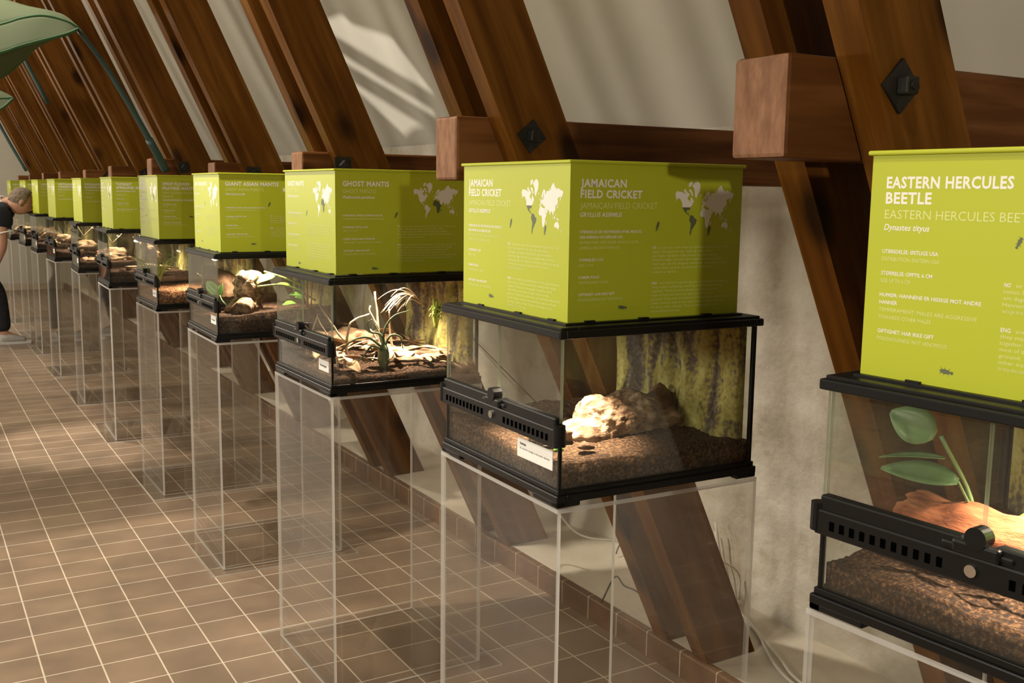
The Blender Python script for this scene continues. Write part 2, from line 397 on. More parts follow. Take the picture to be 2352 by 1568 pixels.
# ------------------------------------------------------------------ roof trusses: bolted double rafters with a tie between them
TH = R(65); T, G, WD = .066, .118, .163
def make_truss():
    root = empty('roof_truss')
    for k, y0 in enumerate((0, T + G)):
        bm = bmesh.new(); L = 4.35; n = 10; hh = (0, WD)
        def fn(s, h, yy): return (s - h / math.tan(TH) * (1 - s / L), -(yy), h)
        rows = []
        rnd = random.Random(5 + k)
        for i in range(n + 1):
            s = L * i / n; j = [rnd.uniform(-.002, .002) for _ in range(4)]
            rows.append([bm.verts.new((*fn(s, h, yy)[:2], h + j[q])) for q, (h, yy) in enumerate(((0, 0), (WD, 0), (WD, T), (0, T)))])
        for A, B in zip(rows, rows[1:]):
            for q in range(4): bm.faces.new((A[q], A[(q + 1) % 4], B[(q + 1) % 4], B[q]))
        bm.faces.new(rows[0]); bm.faces.new(rows[-1])
        es = [e for e in bm.edges if len(e.link_faces) == 2 and e.calc_face_angle(0) > .8]
        bmesh.ops.bevel(bm, geom=es, offset=.005, segments=2, affect='EDGES')
        o = finish('rafter', bm, M['wood'], root)
        c, s_ = math.cos(TH), math.sin(TH)
        o.matrix_local = Matrix(((-c, 0, s_, 1.918), (0, -1, 0, y0), (s_, 0, c, LEDGE), (0, 0, 0, 1)))
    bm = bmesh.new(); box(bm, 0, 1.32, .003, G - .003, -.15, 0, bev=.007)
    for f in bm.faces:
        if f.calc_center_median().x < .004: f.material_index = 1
    tie = finish('tie_beam', bm, [M['wood_tie'], M['end_grain_lit']], root, loc=(1.11, T, 1.585))
    bm = bmesh.new(); h = .0395
    ring = [bm.verts.new((h * a, y, h * b)) for y in (-.006, .001) for a, b in ((1, 0), (0, 1), (-1, 0), (0, -1))]
    for i in range(4): bm.faces.new((ring[i], ring[(i + 1) % 4], ring[4 + (i + 1) % 4], ring[4 + i]))
    bm.faces.new(ring[:4]); bm.faces.new(ring[4:])
    pl = finish('washer_plate', bm, M['iron'], root, loc=(1.30, 0, 1.54))
    bm = bmesh.new(); box(bm, -.013, .013, -.026, -.005, -.013, .013, bev=.003); cyl(bm, (0, -.03, 0), (0, -.024, 0), .007)
    finish('bolt_head', bm, M['iron'], pl)
    return root
def copy_tree(o, parent=None):
    c = o.copy(); COL.objects.link(c)
    if parent:
        c.parent = parent
    for ch in o.children: copy_tree(ch, c)
    return c
truss_info = [
    (1.04, 1.108, 1.62, 'behind the eastern hercules beetle display'),
    (2.118, 1.132, 1.592, 'between the Jamaican field cricket and ghost mantis displays'),
    (3.26, 1.15, 1.541, 'between the ghost mantis and giant Asian mantis displays'),
    (4.37, 1.15, 1.526, 'between the giant Asian mantis and spiny flower mantis displays'),
    (5.49, 1.118, 1.566, 'carrying the curved green canopy pole'),
    (6.62, 1.11, 1.545, 'first one farther away than the curved green pole'),
    (7.75, 1.125, 1.536, 'second one farther away than the curved green pole'),
    (8.88, 1.10, 1.536, 'third one farther away than the curved green pole'),
    (10.0, 1.10, 1.536, 'above the bending person'),
    (11.13, 1.10, 1.53, 'just beyond the bending person'),
    (12.25, 1.10, 1.53, 'farthest of all, beside the white gable wall'),
]
truss0 = make_truss()
for i, (y, xe, zt_, where) in enumerate(truss_info):
    t = truss0 if i == 0 else copy_tree(truss0)
    t.location = (0, y, 0)
    for ch in t.children:
        if ch.name.startswith('tie_beam'): ch.location = (xe, T, zt_)
        if ch.name.startswith('washer_plate'):
            ch.location = (1.265 + .03 * (i % 2) if i else 1.262, 0, zt_ - .045); ch.rotation_euler = (0, (0, .1, .75, .8, .6, .3)[i % 6], 0)
    tag(t, 'brown double rafter with tie beam ' + where, 'roof truss', 'double rafter trusses along the wall')

# ------------------------------------------------------------------ lettering
_tc = {}
def text_geo(s, bold=0.0, italic=False):
    key = (s, bold, italic)
    if key in _tc: return _tc[key]
    cu = bpy.data.curves.new('t', 'FONT'); cu.body = s; cu.size = 1; cu.resolution_u = 2; cu.offset = bold
    cu.shear = .25 if italic else 0; cu.fill_mode = 'FRONT'; cu.space_character = 1.08 if bold > .02 else 1.0
    ob = bpy.data.objects.new('t', cu); COL.objects.link(ob)
    dg = bpy.context.evaluated_depsgraph_get(); dg.update()
    ev = ob.evaluated_get(dg); me = ev.to_mesh()
    vs = [(v.co.x, v.co.y) for v in me.vertices]; fs = [tuple(p.vertices) for p in me.polygons]
    ev.to_mesh_clear(); bpy.data.objects.remove(ob); bpy.data.curves.remove(cu)
    _tc[key] = (vs, fs); return vs, fs
CAP = .69
class Face:
    """flat lettering collector on one face of a hood: u to the right, v downwards, both 0..1"""
    def __init__(s, bm, fn, W, H): s.bm, s.fn, s.W, s.H = bm, fn, W, H
    def text(s, t, u0, v0, cap, u1=None, mi=0, bold=0.0, italic=False):
        vs, fs = text_geo(t, bold, italic)
        if not vs: return
        xm = min(p[0] for p in vs); xM = max(p[0] for p in vs)
        ky = cap / CAP; kx = ky * s.H / s.W if u1 is None else (u1 - u0) / max(1e-6, xM - xm)
        V = [s.bm.verts.new(s.fn(u0 + (x - xm) * kx, v0 + cap - y * ky)) for x, y in vs]
        for f in fs:
            try: s.bm.faces.new([V[i] for i in f]).material_index = mi
            except ValueError: pass
    def poly(s, pts, mi):
        V = [s.bm.verts.new(s.fn(u, v)) for u, v in pts]
        for t in tessellate_polygon([[Vector((u * s.W, -v * s.H, 0)) for u, v in pts]]):
            try: s.bm.faces.new([V[k] for k in t]).material_index = mi
            except ValueError: pass
LAND = {
'na': [(-168,66),(-156,71),(-140,70),(-128,70),(-115,68),(-108,68),(-95,71),(-94,68),(-88,68),(-85,69),(-82,67),(-87,64),(-94,61),(-94,58),(-88,56),(-82,55),(-82,52),(-79,51),(-79,55),(-77,58),(-78,62),(-72,62),(-69,59),(-65,60),(-62,57),(-57,53),(-56,51),(-65,50),(-66,48.5),(-61,46),(-66,44),(-70,43),(-74,40),(-76,37),(-76,35),(-81,31),(-80,26),(-82,28),(-84,30),(-90,29.5),(-97,28),(-97,22),(-95,18.5),(-91,18.5),(-90,21),(-87,21),(-88,16),(-83,15),(-83,10),(-79,9),(-80,7.5),(-85,10),(-88,13),(-94,16),(-105,20),(-109,25),(-113,31),(-110,23),(-115,29),(-117,33),(-121,35),(-124,40),(-124,48),(-130,54),(-135,58),(-145,60),(-152,59),(-158,56),(-164,54.5),(-158,59),(-165,61),(-161,64)],
'baffin': [(-78,73),(-70,71),(-62,66),(-66,63),(-73,65),(-73,68),(-85,70),(-88,73)], 'victoria': [(-117,73),(-105,73),(-102,69),(-115,69)],
'ellesmere': [(-90,75),(-78,76),(-66,78.5),(-75,80),(-90,78.5)],
'greenland': [(-55,79),(-40,80),(-26,79),(-20,76),(-23,73),(-25,70.5),(-36,66),(-43,60),(-50,62),(-54,67),(-54,71),(-60,74.5),(-70,76.5)],
'sa': [(-77,8),(-72,12),(-62,10.5),(-52,5),(-50,0),(-44,-2.5),(-36,-5),(-35,-9),(-39,-14),(-40,-21),(-48,-26),(-53,-33),(-58,-35),(-57,-38),(-62,-39),(-65,-43),(-66,-48),(-69,-52),(-68,-55),(-74,-53),(-75,-47),(-73,-40),(-71,-30),(-70,-19),(-76,-14),(-81,-6),(-80,-2),(-78,2)],
'africa': [(-6,36),(10,37),(11,33),(20,31),(25,32),(33,31),(35,27),(38,20),(43,12),(51,12),(48,5),(41,-2),(39,-8),(40,-15),(35,-20),(35,-25),(32,-29),(26,-34),(19,-34.5),(15,-27),(12,-17),(13,-9),(9,-1),(9,4),(4,6),(-8,4.5),(-13,8),(-17,14),(-16,21),(-10,30)],
'madagascar': [(44,-25),(47,-25),(50,-16),(49,-12),(44,-17)],
'eurasia': [(-9,37),(-9,43),(-2,43.5),(-1,46),(-5,48.5),(2,51),(5,53),(8,54),(8,57),(10.5,57.5),(11,54),(20,54.5),(21,57),(24,59),(30,60),(23,60),(21,62),(25,65.5),(22,66),(17,62),(18,60),(16,56),(13,55.5),(11,59),(6,58),(5,62),(13,67),(20,70),(28,71),(40,67),(33,66.5),(38,64),(44,66),(44,68.5),(54,68.5),(60,69),(68,68.5),(68,72),(73,72),(73,68),(80,72),(88,75),(104,77.5),(113,74),(130,71),(140,72.5),(160,70),(170,69.5),(180,68.5),(178,64.5),(170,60),(163,59),(162,55),(156,51),(156,57),(163,61.5),(155,59.5),(143,59),(136,54),(141,52),(140,48),(132,43),(127.5,39),(129,35),(126,35),(125,39),(121,40),(118,38),(122,37),(119,35),(122,31),(120,26),(114,22),(108,21),(106,18),(109,13),(105,9),(100,13),(100,8),(104,1.5),(100,6),(98,9),(98,16),(94,17),(91,22),(87,21),(80,15),(80,10),(77.5,8),(73,17),(72,21),(67,25),(57,26),(51,28),(48,30),(51,25),(56,26),(60,22),(55,17),(45,13),(43,13),(39,21),(35,28),(35,36),(28,37),(27,40),(24,41),(24,38),(22,37),(19,42),(13,45.5),(16,41),(18,40),(16,38),(11,42.5),(8,44),(3,43),(0,39),(-5,36)],
'britain': [(-5,50),(1,51),(0,53),(-3,56),(-2,58),(-5,58.5),(-5,55),(-3,53.5),(-5,52)], 'ireland': [(-10,52),(-6,52),(-6,55),(-9,55)],
'japan': [(130,32),(136,34),(140,35),(142,40),(145,43.5),(141,45),(140,41),(138,37),(132,35)],
'borneo': [(109,1),(114,4.5),(117,7),(119,5),(117,0),(115,-4),(110,-3)], 'sumatra': [(95,5.5),(100,2),(106,-5.5),(103,-4.5),(98,1)],
'java': [(105,-6.5),(114,-7.5),(114,-8.5),(106,-7.5)], 'newguinea': [(131,-1),(141,-3),(147,-6.5),(150,-10.5),(143,-8.5),(138,-8),(132,-4)],
'sulawesi': [(119,-5),(120,0),(124,1.5),(121,-1),(123,-5),(121,-3)], 'philippines': [(121,18),(122,14),(124,12),(126,7),(122,8),(121,13)],
'australia': [(114,-22),(122,-18),(129,-15),(136,-12),(136,-15),(140,-17.5),(142,-11),(146,-19),(153,-26),(151,-33),(147,-38),(141,-38),(136,-35),(131,-31.5),(124,-33.5),(115,-34),(113.5,-26)],
'tasmania': [(145,-41),(148,-41),(147,-43.5)], 'zealand_n': [(173,-35),(178,-38),(175,-41.5),(174,-38)], 'zealand_s': [(172,-41),(174,-42),(168,-47),(167,-45.5)],
'iceland': [(-24,65.5),(-15,66),(-14,65),(-19,63.5)], 'cuba': [(-85,22),(-75,20),(-77,21)], 'lanka': [(80,9),(82,7),(80,6)],
}
LAND_MIX = ('eurasia', 'na', 'sa', 'africa', 'australia', 'newguinea', 'sulawesi', 'borneo')
def merc(lat): return math.log(math.tan(math.pi / 4 + R(max(-57, min(80, lat))) / 2))
MT, MB_ = merc(80), merc(-50)
def clip_lat(poly, lat, below):
    out = []
    for (x0, y0), (x1, y1) in zip(poly, poly[1:] + poly[:1]):
        a = (y0 <= lat) == below; b = (y1 <= lat) == below
        if a: out.append((x0, y0))
        if a != b:
            t = (lat - y0) / (y1 - y0); out.append((x0 + (x1 - x0) * t, lat))
    return out
def world_map(face, u0, u1, v0, v1, dark):
    def P(lon, lat): return (u0 + (lon + 168) / 348 * (u1 - u0), v0 + (MT - merc(lat)) / (MT - MB_) * (v1 - v0))
    for k, poly in LAND.items():
        mi = 2 if k in dark else 0
        if k == 'na' and 'na_south' in dark:
            face.poly([P(*p) for p in clip_lat(poly, 38, False)], 0); face.poly([P(*p) for p in clip_lat(poly, 38, True)], 2)
        else: face.poly([P(*p) for p in poly], mi)
def bug(face, u, v, size, ang):
    k = face.W / face.H; ca, sa = math.cos(ang), math.sin(ang)
    def P(x, y): return (u + (x * ca - y * sa) * size, v + (x * sa + y * ca) * size * k)
    face.poly([P(math.cos(t) * (1 if math.cos(t) > -.4 else .9), math.sin(t) * .36) for t in [2 * math.pi * i / 14 for i in range(14)]], 2)
    face.poly([P(1.15 + .25 * math.cos(t), .28 * math.sin(t)) for t in [2 * math.pi * i / 8 for i in range(8)]], 2)
    for x in (-.6, 0, .55):
        for s_ in (-1, 1):
            face.poly([P(x - .06, s_ * .25), P(x + .06, s_ * .25), P(x + .25 * (1 if x > 0 else -1), s_ * .72)], 2)
BODY_NO = ['er en art som lever på bakken og er aktiv om', 'natten. Den gjemmer seg i huler og under steiner', 'om dagen, og spiser både planter og små insekter.', 'Hannene lager lyd ved å gni vingene mot hverandre', 'ved å gni de to vingene sammen. Lyden er vanlig', 'i varme strøk, og de er populære som fôr til andre', 'insektetende dyr i fangenskap.']
BODY_EN = ['are related to grasshoppers, and like grasshoppers,', 'they make a chirping sound by rubbing their wings', 'together. There are many species around the world,', 'most of them are active at night, and live on the', 'ground. They are omnivores and eat both plants and', 'other insects, and are an important source of food', 'for many other animals. They are also kept as pets,', 'and commonly bred as feeder insects.']

PW, PH = .397, .285
def hood(i, info):
    root = empty('information_hood')
    h = PW / 2; t = .004
    bm = bmesh.new()
    for (a, b, c, d) in ((-h, -h + t, -h, h), (h - t, h, -h, h), (-h + t, h - t, -h, -h + t), (-h + t, h - t, h - t, h)):
        box(bm, a, b, c, d, 0, PH - .004)
    finish('green_shell', bm, M['green'], root)
    bm = bmesh.new(); box(bm, -h - .005, h + .005, -h - .005, h + .005, PH - .006, PH, bev=.002)
    finish('lid_rim', bm, M['green'], root)
    e = .00015
    faces = {'front': lambda u, v: (-h - e, h - u * PW, PH - v * PH), 'side': lambda u, v: (-h + u * PW, -h - e, PH - v * PH)}
    for fname in info.get('faces', ('front', 'side')):
        bm = bmesh.new(); F = Face(bm, faces[fname], PW, PH)
        v = .115
        for ln, u1 in info['title']:
            F.text(ln, .055, v, .047, u1, 0, .03); v += .067
        v += .008
        for ln, u1 in info['thin']:
            F.text(ln, .055, v, .038, u1, 1, -.004); v += .058
        v += .004
        F.text(info['latin'][0], .055, v, .026, info['latin'][1], 0, .012, True)
        v = max(.43, v + .075) if not info.get('tight') else v + .07
        for blk in info['facts']:
            for ln, u1, mi in blk:
                F.text(ln, .055, v, .0165, u1, mi, .012 if mi == 0 else 0); v += .033
            v += info.get('gap', .042)
        if info.get('map'): world_map(F, .585, .945, .115, .455, info['map'])
        for b in info['bugs']: bug(F, *b)
        if info.get('body'):
            vv = .535; F.text('NO', .465, vv, .017, .485, 0, .012)
            nno, nen = info['body']
            for k, ln in enumerate(BODY_NO[:nno]): F.text(ln, .50 if k == 0 else .465, vv, .0165, .92 - .03 * ((k * 7) % 4) - (.25 if k == nno - 1 else 0), 1); vv += .0262
            vv = .765 if nno > 5 else vv + .05
            F.text('ENG', .465, vv, .017, .495, 0, .012)
            for k, ln in enumerate(BODY_EN[:nen]): F.text(ln, .51 if k == 0 else .465, vv, .0165, .93 - .03 * ((k * 5) % 4) - (.2 if k == nen - 1 else 0), 1); vv += .0262
        finish('lettering', bm, [M['white_ink'], M['pale_ink'], M['grey_ink']], root, recalc=False)
    return root

# ------------------------------------------------------------------ terrarium
TW = .4657; TZ = .325
def make_terrarium(card=True, card_text=('Gresshoppe', 'Er mat for mange av de andre dyrene')):
    root = empty('terrarium'); h = TW / 2; g = h - .008
    # base frame with stepped moulding and corner feet
    bm = bmesh.new()
    def ring(o, i, z0, z1, bev=.002):
        box(bm, -o, -i, -o, o, z0, z1, bev=bev); box(bm, i, o, -o, o, z0, z1, bev=bev)
        box(bm, -i, i, -o, -i, z0, z1, bev=bev); box(bm, -i, i, i, o, z0, z1, bev=bev)
    ring(h, h - .02, .008, .022); ring(h - .004, h - .02, .022, .031, .001)
    for sx in (-1, 1):
        for sy in (-1, 1):
            a = .085
            pts = [(0, 0), (a, 0)]
            box(bm, sx * h - (0 if sx < 0 else .05), sx * h + (.05 if sx < 0 else 0), sy * h - (0 if sy < 0 else .02), sy * h + (.02 if sy < 0 else 0), 0, .012, bev=.003)
            box(bm, sx * h - (0 if sx < 0 else .02), sx * h + (.02 if sx < 0 else 0), sy * h - (0 if sy < 0 else .085), sy * h + (.085 if sy < 0 else 0), 0, .012, bev=.003)
    box(bm, -h + .02, h - .02, -h + .02, h - .02, .012, .018)
    finish('base_frame', bm, M['black'], root)
    # lid frame
    bm = bmesh.new(); ring(h + .002, h - .012, .302, .3165, .0025); ring(h - .004, h - .04, .3155, .3215, .0015); ring(h - .028, h - .045, .3205, .325, .001)
    for y in (-.16, -.04, .11): box(bm, -h + .03, -h + .05, y, y + .02, .32, .328); box(bm, y, y + .02, -h + .03, -h + .045, .32, .328)
    finish('lid_frame', bm, M['black'], root)
    # glass
    def pane(name, x0, x1, y0, y1, z0, z1, thin):
        bm = bmesh.new(); box(bm, x0, x1, y0, y1, z0, z1, 0, edge=1, thin=thin); return finish(name, bm, [M['glass'], M['glass_edge']], root)
    pane('side_pane', -g + .006, g - .005, -g, -g + .005, .03, .303, 1); pane('side_pane', -g + .006, g - .005, g - .005, g, .03, .303, 1)
    pane('front_pane', -g, -g + .005, -g, g, .03, .112, 0)
    pane('rear_pane', g - .004, g, -g, g, .03, .303, 0)
    for s_ in (-1, 1):
        y0, y1 = (-g, -.0015) if s_ < 0 else (.0015, g)
        pane('door', -g - .001, -g + .004, y0, y1, .152, .303, 0)
    # black silicone corners
    for sx, z0, z1 in ((-1, .03, .15), (1, .03, .303)):
        for sy in (-1, 1):
            bm = bmesh.new(); e = .006 if sx < 0 else .008
            box(bm, sx * (g + .001) - (0 if sx < 0 else e), sx * (g + .001) + (e if sx < 0 else 0), sy * (g + .001) - (0 if sy < 0 else e), sy * (g + .001) + (e if sy < 0 else 0), z0, z1, bev=.001)
            finish('corner_strip', bm, M['black'], root)
    # ventilation strip with slots, door clips, hinge knobs
    bm = bmesh.new()
    box(bm, -g - .012, -g + .012, -g - .004, g + .004, .108, .143, bev=.003)
    box(bm, -g - .009, -g + .008, -g + .002, -.02, .140, .162, bev=.003); box(bm, -g - .009, -g + .008, .02, g - .002, .140, .162, bev=.003)
    for k in range(11):
        for s_ in (-1, 1):
            y = s_ * (.045 + k * .0155); box(bm, -g - .0128, -g - .010, y - .0035, y + .0035, .118, .130, 1)
    for s_ in (-1, 1): cyl(bm, (-g - .003, s_ * (g + .003), .112), (-g - .003, s_ * (g + .003), .150), .011, seg=14)
    vs = finish('ventilation_strip', bm, [M['black'], M['black_hole']], root)
    bm = bmesh.new(); cyl(bm, (-g - .017, 0, .166), (-g + .002, 0, .166), .0135, seg=20)
    box(bm, -g - .016, -g - .002, -.03, .03, .143, .160, bev=.004); box(bm, -g - .012, -g, -.045, .045, .146, .154, bev=.003)
    finish('latch_knob', bm, M['black'], vs)
    bm = bmesh.new(); cyl(bm, (-g - .0155, .004, .126), (-g - .010, .004, .126), .0075, seg=14); finish('key_lock', bm, M['chrome'], vs)
    # moulded background against the rear pane
    def bg(u, v):
        y = -g + .02 + u * (2 * g - .04); z = .035 + v * .265
        n = .036 * noise.fractal(Vector((y * 8, z * 2.6, 2.2)), .9, 2.1, 4) + .008 * noise.noise(Vector((y * 40, z * 14, 5)))
        ed = min(1, min(u, 1 - u) * 9)
        return (g - .008 - .014 - max(-.012, n + .012) * ed, y, z)
    bm = bmesh.new(); V = grid(bm, 70, 44, bg)
    edge = [V[i][0] for i in range(71)] + [V[70][j] for j in range(1, 45)] + [V[i][44] for i in range(69, -1, -1)] + [V[0][j] for j in range(43, 0, -1)]
    bk = [bm.verts.new((g - .006, v.co.y, v.co.z)) for v in edge]
    for k in range(len(edge)): bm.faces.new((edge[k], edge[(k + 1) % len(edge)], bk[(k + 1) % len(edge)], bk[k]))
    finish('rock_background', bm, M['background'], root, True)
    if card:
        bm = bmesh.new(); y1 = -g + .02; w_ = .125 if card == 2 else .075; hh = .036 if card == 2 else .03; zc = .062
        box(bm, -g - .0016, -g - .0004, y1, y1 + w_, zc, zc + hh, 0)
        F = Face(bm, lambda u, v: (-g - .002, y1 + w_ - u * w_, zc + hh - v * hh), w_, hh)
        if card == 2:
            F.text(card_text[0], .08, .18, .13, .26, 1, .02); F.text(card_text[1], .08, .45, .10, .92, 2)
        else: F.text(card_text[0], .12, .4, .2, .8, 1, .02)
        finish('name_card', bm, [M['card'], M['card_ink'], M['pale_ink'] if False else M['cord_dark']], root, recalc=False)
    return root

def soil(local_h, seed, mat, label, loc, rz, slope=(0, 0), amp=.012):
    gg = TW / 2 - .008 - .0065
    bm = bmesh.new(); n = 64; s = seed * 5.3
    def top(u, v):
        x = -gg + 2 * gg * u; y = -gg + 2 * gg * v
        z = local_h + slope[0] * x + slope[1] * y + amp * .5 * noise.fractal(Vector((x * 9 + s, y * 9, s)), .9, 2, 3) + .0035 * noise.noise(Vector((x * 110, y * 110, s)))
        return (x, y, max(.03, z))
    V = grid(bm, n, n, top)
    edge = [V[i][0] for i in range(n + 1)] + [V[n][j] for j in range(1, n + 1)] + [V[i][n] for i in range(n - 1, -1, -1)] + [V[0][j] for j in range(n - 1, 0, -1)]
    lo = [bm.verts.new((v.co.x, v.co.y, .0185)) for v in edge]
    for k in range(len(edge)): bm.faces.new((edge[k], edge[(k + 1) % len(edge)], lo[(k + 1) % len(edge)], lo[k]))
    bm.faces.new(lo[::-1])
    o = finish('soil_bed', bm, mat, smooth=True); o.location = loc; o.rotation_euler = (0, 0, rz)
    tag(o, label, 'soil', 'soil beds in the terrariums', 'stuff'); return o

PDX, PDY, PDH = .4672, .4708, .8623
def make_pedestal():
    root = empty('acrylic_pedestal'); t = .008; a, b = PDX / 2, PDY / 2
    def sheet(name, x0, x1, y0, y1, z0, z1, thin):
        bm = bmesh.new(); box(bm, x0, x1, y0, y1, z0, z1, 0, edge=1, thin=thin); return finish(name, bm, [M['acrylic'], M['acrylic_edge']], root)
    z1 = PDH - t
    sheet('front_sheet', -a, -a + t, -b, b, .0062, z1, 0); sheet('rear_sheet', a - t, a, -b, b, .0062, z1, 0)
    sheet('side_sheet', -a + t, a - t, -b, -b + t, .0062, z1, 1); sheet('side_sheet', -a + t, a - t, b - t, b, .0062, z1, 1)
    sheet('top_sheet', -a, a, -b, b, z1 + .0001, PDH, 2)
    e = .0503; sheet('base_plate', -a - e, a + e, -b - e, b + e, .0004, .006, 2)
    return root

# ------------------------------------------------------------------ the row of displays
NOV = ('GIFTIGHET: HAR IKKE GIFT', .255, 0), ('POISONOUSNESS: NOT VENOMOUS', .30, 1)
rows = [
 dict(loc=(1.278, .727), rz=.08, kind='eastern hercules beetle', title=[('EASTERN HERCULES', .47), ('BEETLE', .215)], thin=[('EASTERN HERCULES BEETLE', .56)], latin=('Dynastes tityus', .215),
      facts=[[('UTBREDELSE: ØSTLIGE USA', .25, 0), ('DISTRIBUTION: EASTERN USA', .255, 1)], [('STØRRELSE: OPPTIL 6 CM', .235, 0), ('SIZE: UP TO 6 CM', .16, 1)], [('HUMØR: HANNENE ER HISSIGE MOT ANDRE', .40, 0), ('HANNER', .12, 0), ('TEMPERAMENT: MALES ARE AGGRESSIVE', .39, 1), ('TOWARDS OTHER MALES', .24, 1)], list(NOV)],
      map=('na_south',), bugs=[(.5, .37, .016, 2.0), (.30, .93, .02, .1)], body=(5, 7), card=False, gap=.03),
 dict(loc=(1.201, 1.701), rz=-.014, kind='Jamaican field cricket', title=[('JAMAICAN', .305), ('FIELD CRICKET', .395)], thin=[('JAMAICAN FIELD CRICKET', .485)], latin=('GRYLLUS ASSIMILIS', .285),
      facts=[[('UTBREDELSE: DE VESTINDISKE ØYER, MEXICO,', .40, 0), ('SØR-AMERIKA OG SØRLIGE USA', .29, 0), ('DISTRIBUTION: WEST INDIES, MEXICO, SOUTH', .38, 1), ('AMERICA, AND SOUTHERN USA', .275, 1)], [('STØRRELSE: 3 CM', .185, 0), ('SIZE: 3 CM', .13, 1)], [('HUMØR: ROLIG', .165, 0), ('TEMPERAMENT: CALM', .215, 1)], list(NOV)],
      map=('na_south', 'sa', 'cuba'), bugs=[(.49, .40, .02, 1.9), (.80, .43, .02, 1.8), (.295, .92, .022, .1)], body=(7, 8), card=2),
 dict(loc=(1.195, 2.826), rz=.009, kind='ghost mantis', title=[('GHOST MANTIS', .40)], thin=[('GHOST MANTIS', .30)], latin=('Phyllocrania paradoxa', .29),
      facts=[[('UTBREDELSE: AFRIKA OG MADAGASKAR', .35, 0), ('DISTRIBUTION: AFRICA AND MADAGASCAR', .36, 1)], [('STØRRELSE: OPPTIL 5 CM', .235, 0), ('SIZE: UP TO 5 CM', .16, 1)], [('HUMØR: ROLIG, MILD, FORSIKTIG', .29, 0), ('TEMPERAMENT: CALM, GENTLE AND CAREFUL', .345, 1)], list(NOV)],
      map=('africa', 'madagascar'), bugs=[(.455, .43, .02, 2.0), (.285, .95, .022, .1)], body=(5, 7), card=1, gap=.046),
 dict(loc=(1.190, 3.949), rz=-.015, kind='giant Asian mantis', title=[('GIANT ASIAN MANTIS', .55)], thin=[('GIANT ASIAN MANTIS', .41)], latin=('Hierodula grandis', .235),
      facts=[[('UTBREDELSE: INDIA, BANGLADESH OG NEPAL', .42, 0), ('DISTRIBUTION: INDIA, BANGLADESH AND NEPAL', .34, 1)], [('STØRRELSE: OPPTIL 9 CM', .24, 0), ('SIZE: UP TO 9 CM', .16, 1)], [('HUMØR: ROLIG', .16, 0), ('TEMPERAMENT: CALM', .2, 1)], list(NOV)],
      map=('lanka', 'sumatra'), bugs=[(.46, .39, .02, 2.0), (.30, .90, .02, .1)], body=(4, 5), card=1, gap=.046),
 dict(loc=(1.197, 5.027), rz=.002, kind='spiny flower praying mantis', title=[('SPINY FLOWER', .36), ('PRAYING MANTIS', .42)], thin=[('SPINY FLOWER PRAYING', .42), ('MANTIS', .17)], latin=('PSEUDOCREOBOTRA WAHLBERGII', .42),
      facts=[[('STØRRELSE: 4 CM', .20, 0), ('SIZE: 4 CM', .2, 1)], [('HUMØR: ROLIG', .18, 0), ('TEMPERAMENT: CALM', .15, 1)], [('UTBREDELSE: AFRIKA', .19, 0), ('DISTRIBUTION: AFRICA', .25, 1)], list(NOV)],
      map=('africa',), bugs=[(.36, .65, .022, .1)], body=(3, 4), card=1, tight=True, gap=.03),
 dict(loc=(1.201, 6.242), rz=-.033, kind='sixth display', title=[('TOPSIKKET', .27), ('AFRIKANSK MANTIS', .48)], thin=[], latin=('PLISTOSPILOTA', .31),
      facts=[[('STØRRELSE: 9 CM', .18, 0)], [('HUMØR: ROLIG', .16, 0)], [('UTBREDELSE: AFRIKA', .22, 0), ('DISTRIBUTION: AFRICA', .22, 1)], [('GIFTIGHET: HAR IKKE GIFT', .33, 0), ('NOT VENOMOUS', .27, 1)]],
      map=('africa',), bugs=[(.37, .60, .022, .1)], card=False, tight=True, gap=.05),
 dict(loc=(1.203, 7.391), rz=-.04, kind='seventh display', title=[('MADAGASKAR', .35), ('KAKERLAKK', .36)], thin=[], latin=('GROMPHADORHINA', .3),
      facts=[[('STØRRELSE: 6 CM', .18, 0)], [('HUMØR: ROLIG', .16, 0)], [('GIFTIGHET: HAR IKKE GIFT', .33, 0)]], map=('madagascar',), bugs=[], card=1, tight=True, gap=.06),
 dict(loc=(1.187, 8.563), rz=.016, kind='eighth display', title=[('VIETNAM', .3), ('VANDRENDE PINNE', .5)], thin=[], latin=('MEDAUROIDEA', .3),
      facts=[[('STØRRELSE: 12 CM', .18, 0)], [('HUMØR: ROLIG', .16, 0)], [('GIFTIGHET: HAR IKKE GIFT', .33, 0)]], map=('borneo',), bugs=[], card=1, tight=True, gap=.06),
 dict(loc=(1.19, 9.73), rz=.0, kind='ninth display', title=[('VANDRENDE BLAD', .5)], thin=[], latin=('PHYLLIUM', .3),
      facts=[[('STØRRELSE: 9 CM', .25, 0)], [('HUMØR: ROLIG', .22, 0)], [('GIFTIGHET: HAR IKKE GIFT', .33, 0)]], map=('borneo',), bugs=[], card=1, tight=True, gap=.06),
 dict(loc=(1.20, 10.86), rz=.03, kind='tenth display', title=[('MARMORERT', .4)], thin=[], latin=('NAUPHOETA', .3),
      facts=[[('STØRRELSE: 3 CM', .18, 0)]], map=('africa',), bugs=[], card=1, tight=True, gap=.06),
 dict(loc=(1.18, 12.05), rz=.0, kind='eleventh display', title=[('LIBYSK ØRKENBILLE', .7)], thin=[('DESERT BEETLE', .55)], latin=('ADESMIA', .3),
      facts=[[('STØRRELSE: 3 CM', .25, 0)]], map=('africa',), bugs=[], card=1, tight=True, gap=.06),
]
WHERE = ['at the near end of the row', 'second from the near end of the row', 'third from the near end', 'fourth from the near end', 'fifth from the near end',
         'sixth from the near end', 'seventh from the near end', 'eighth from the near end', 'beside the bending person', 'just past the bending person', 'farthest in the row']
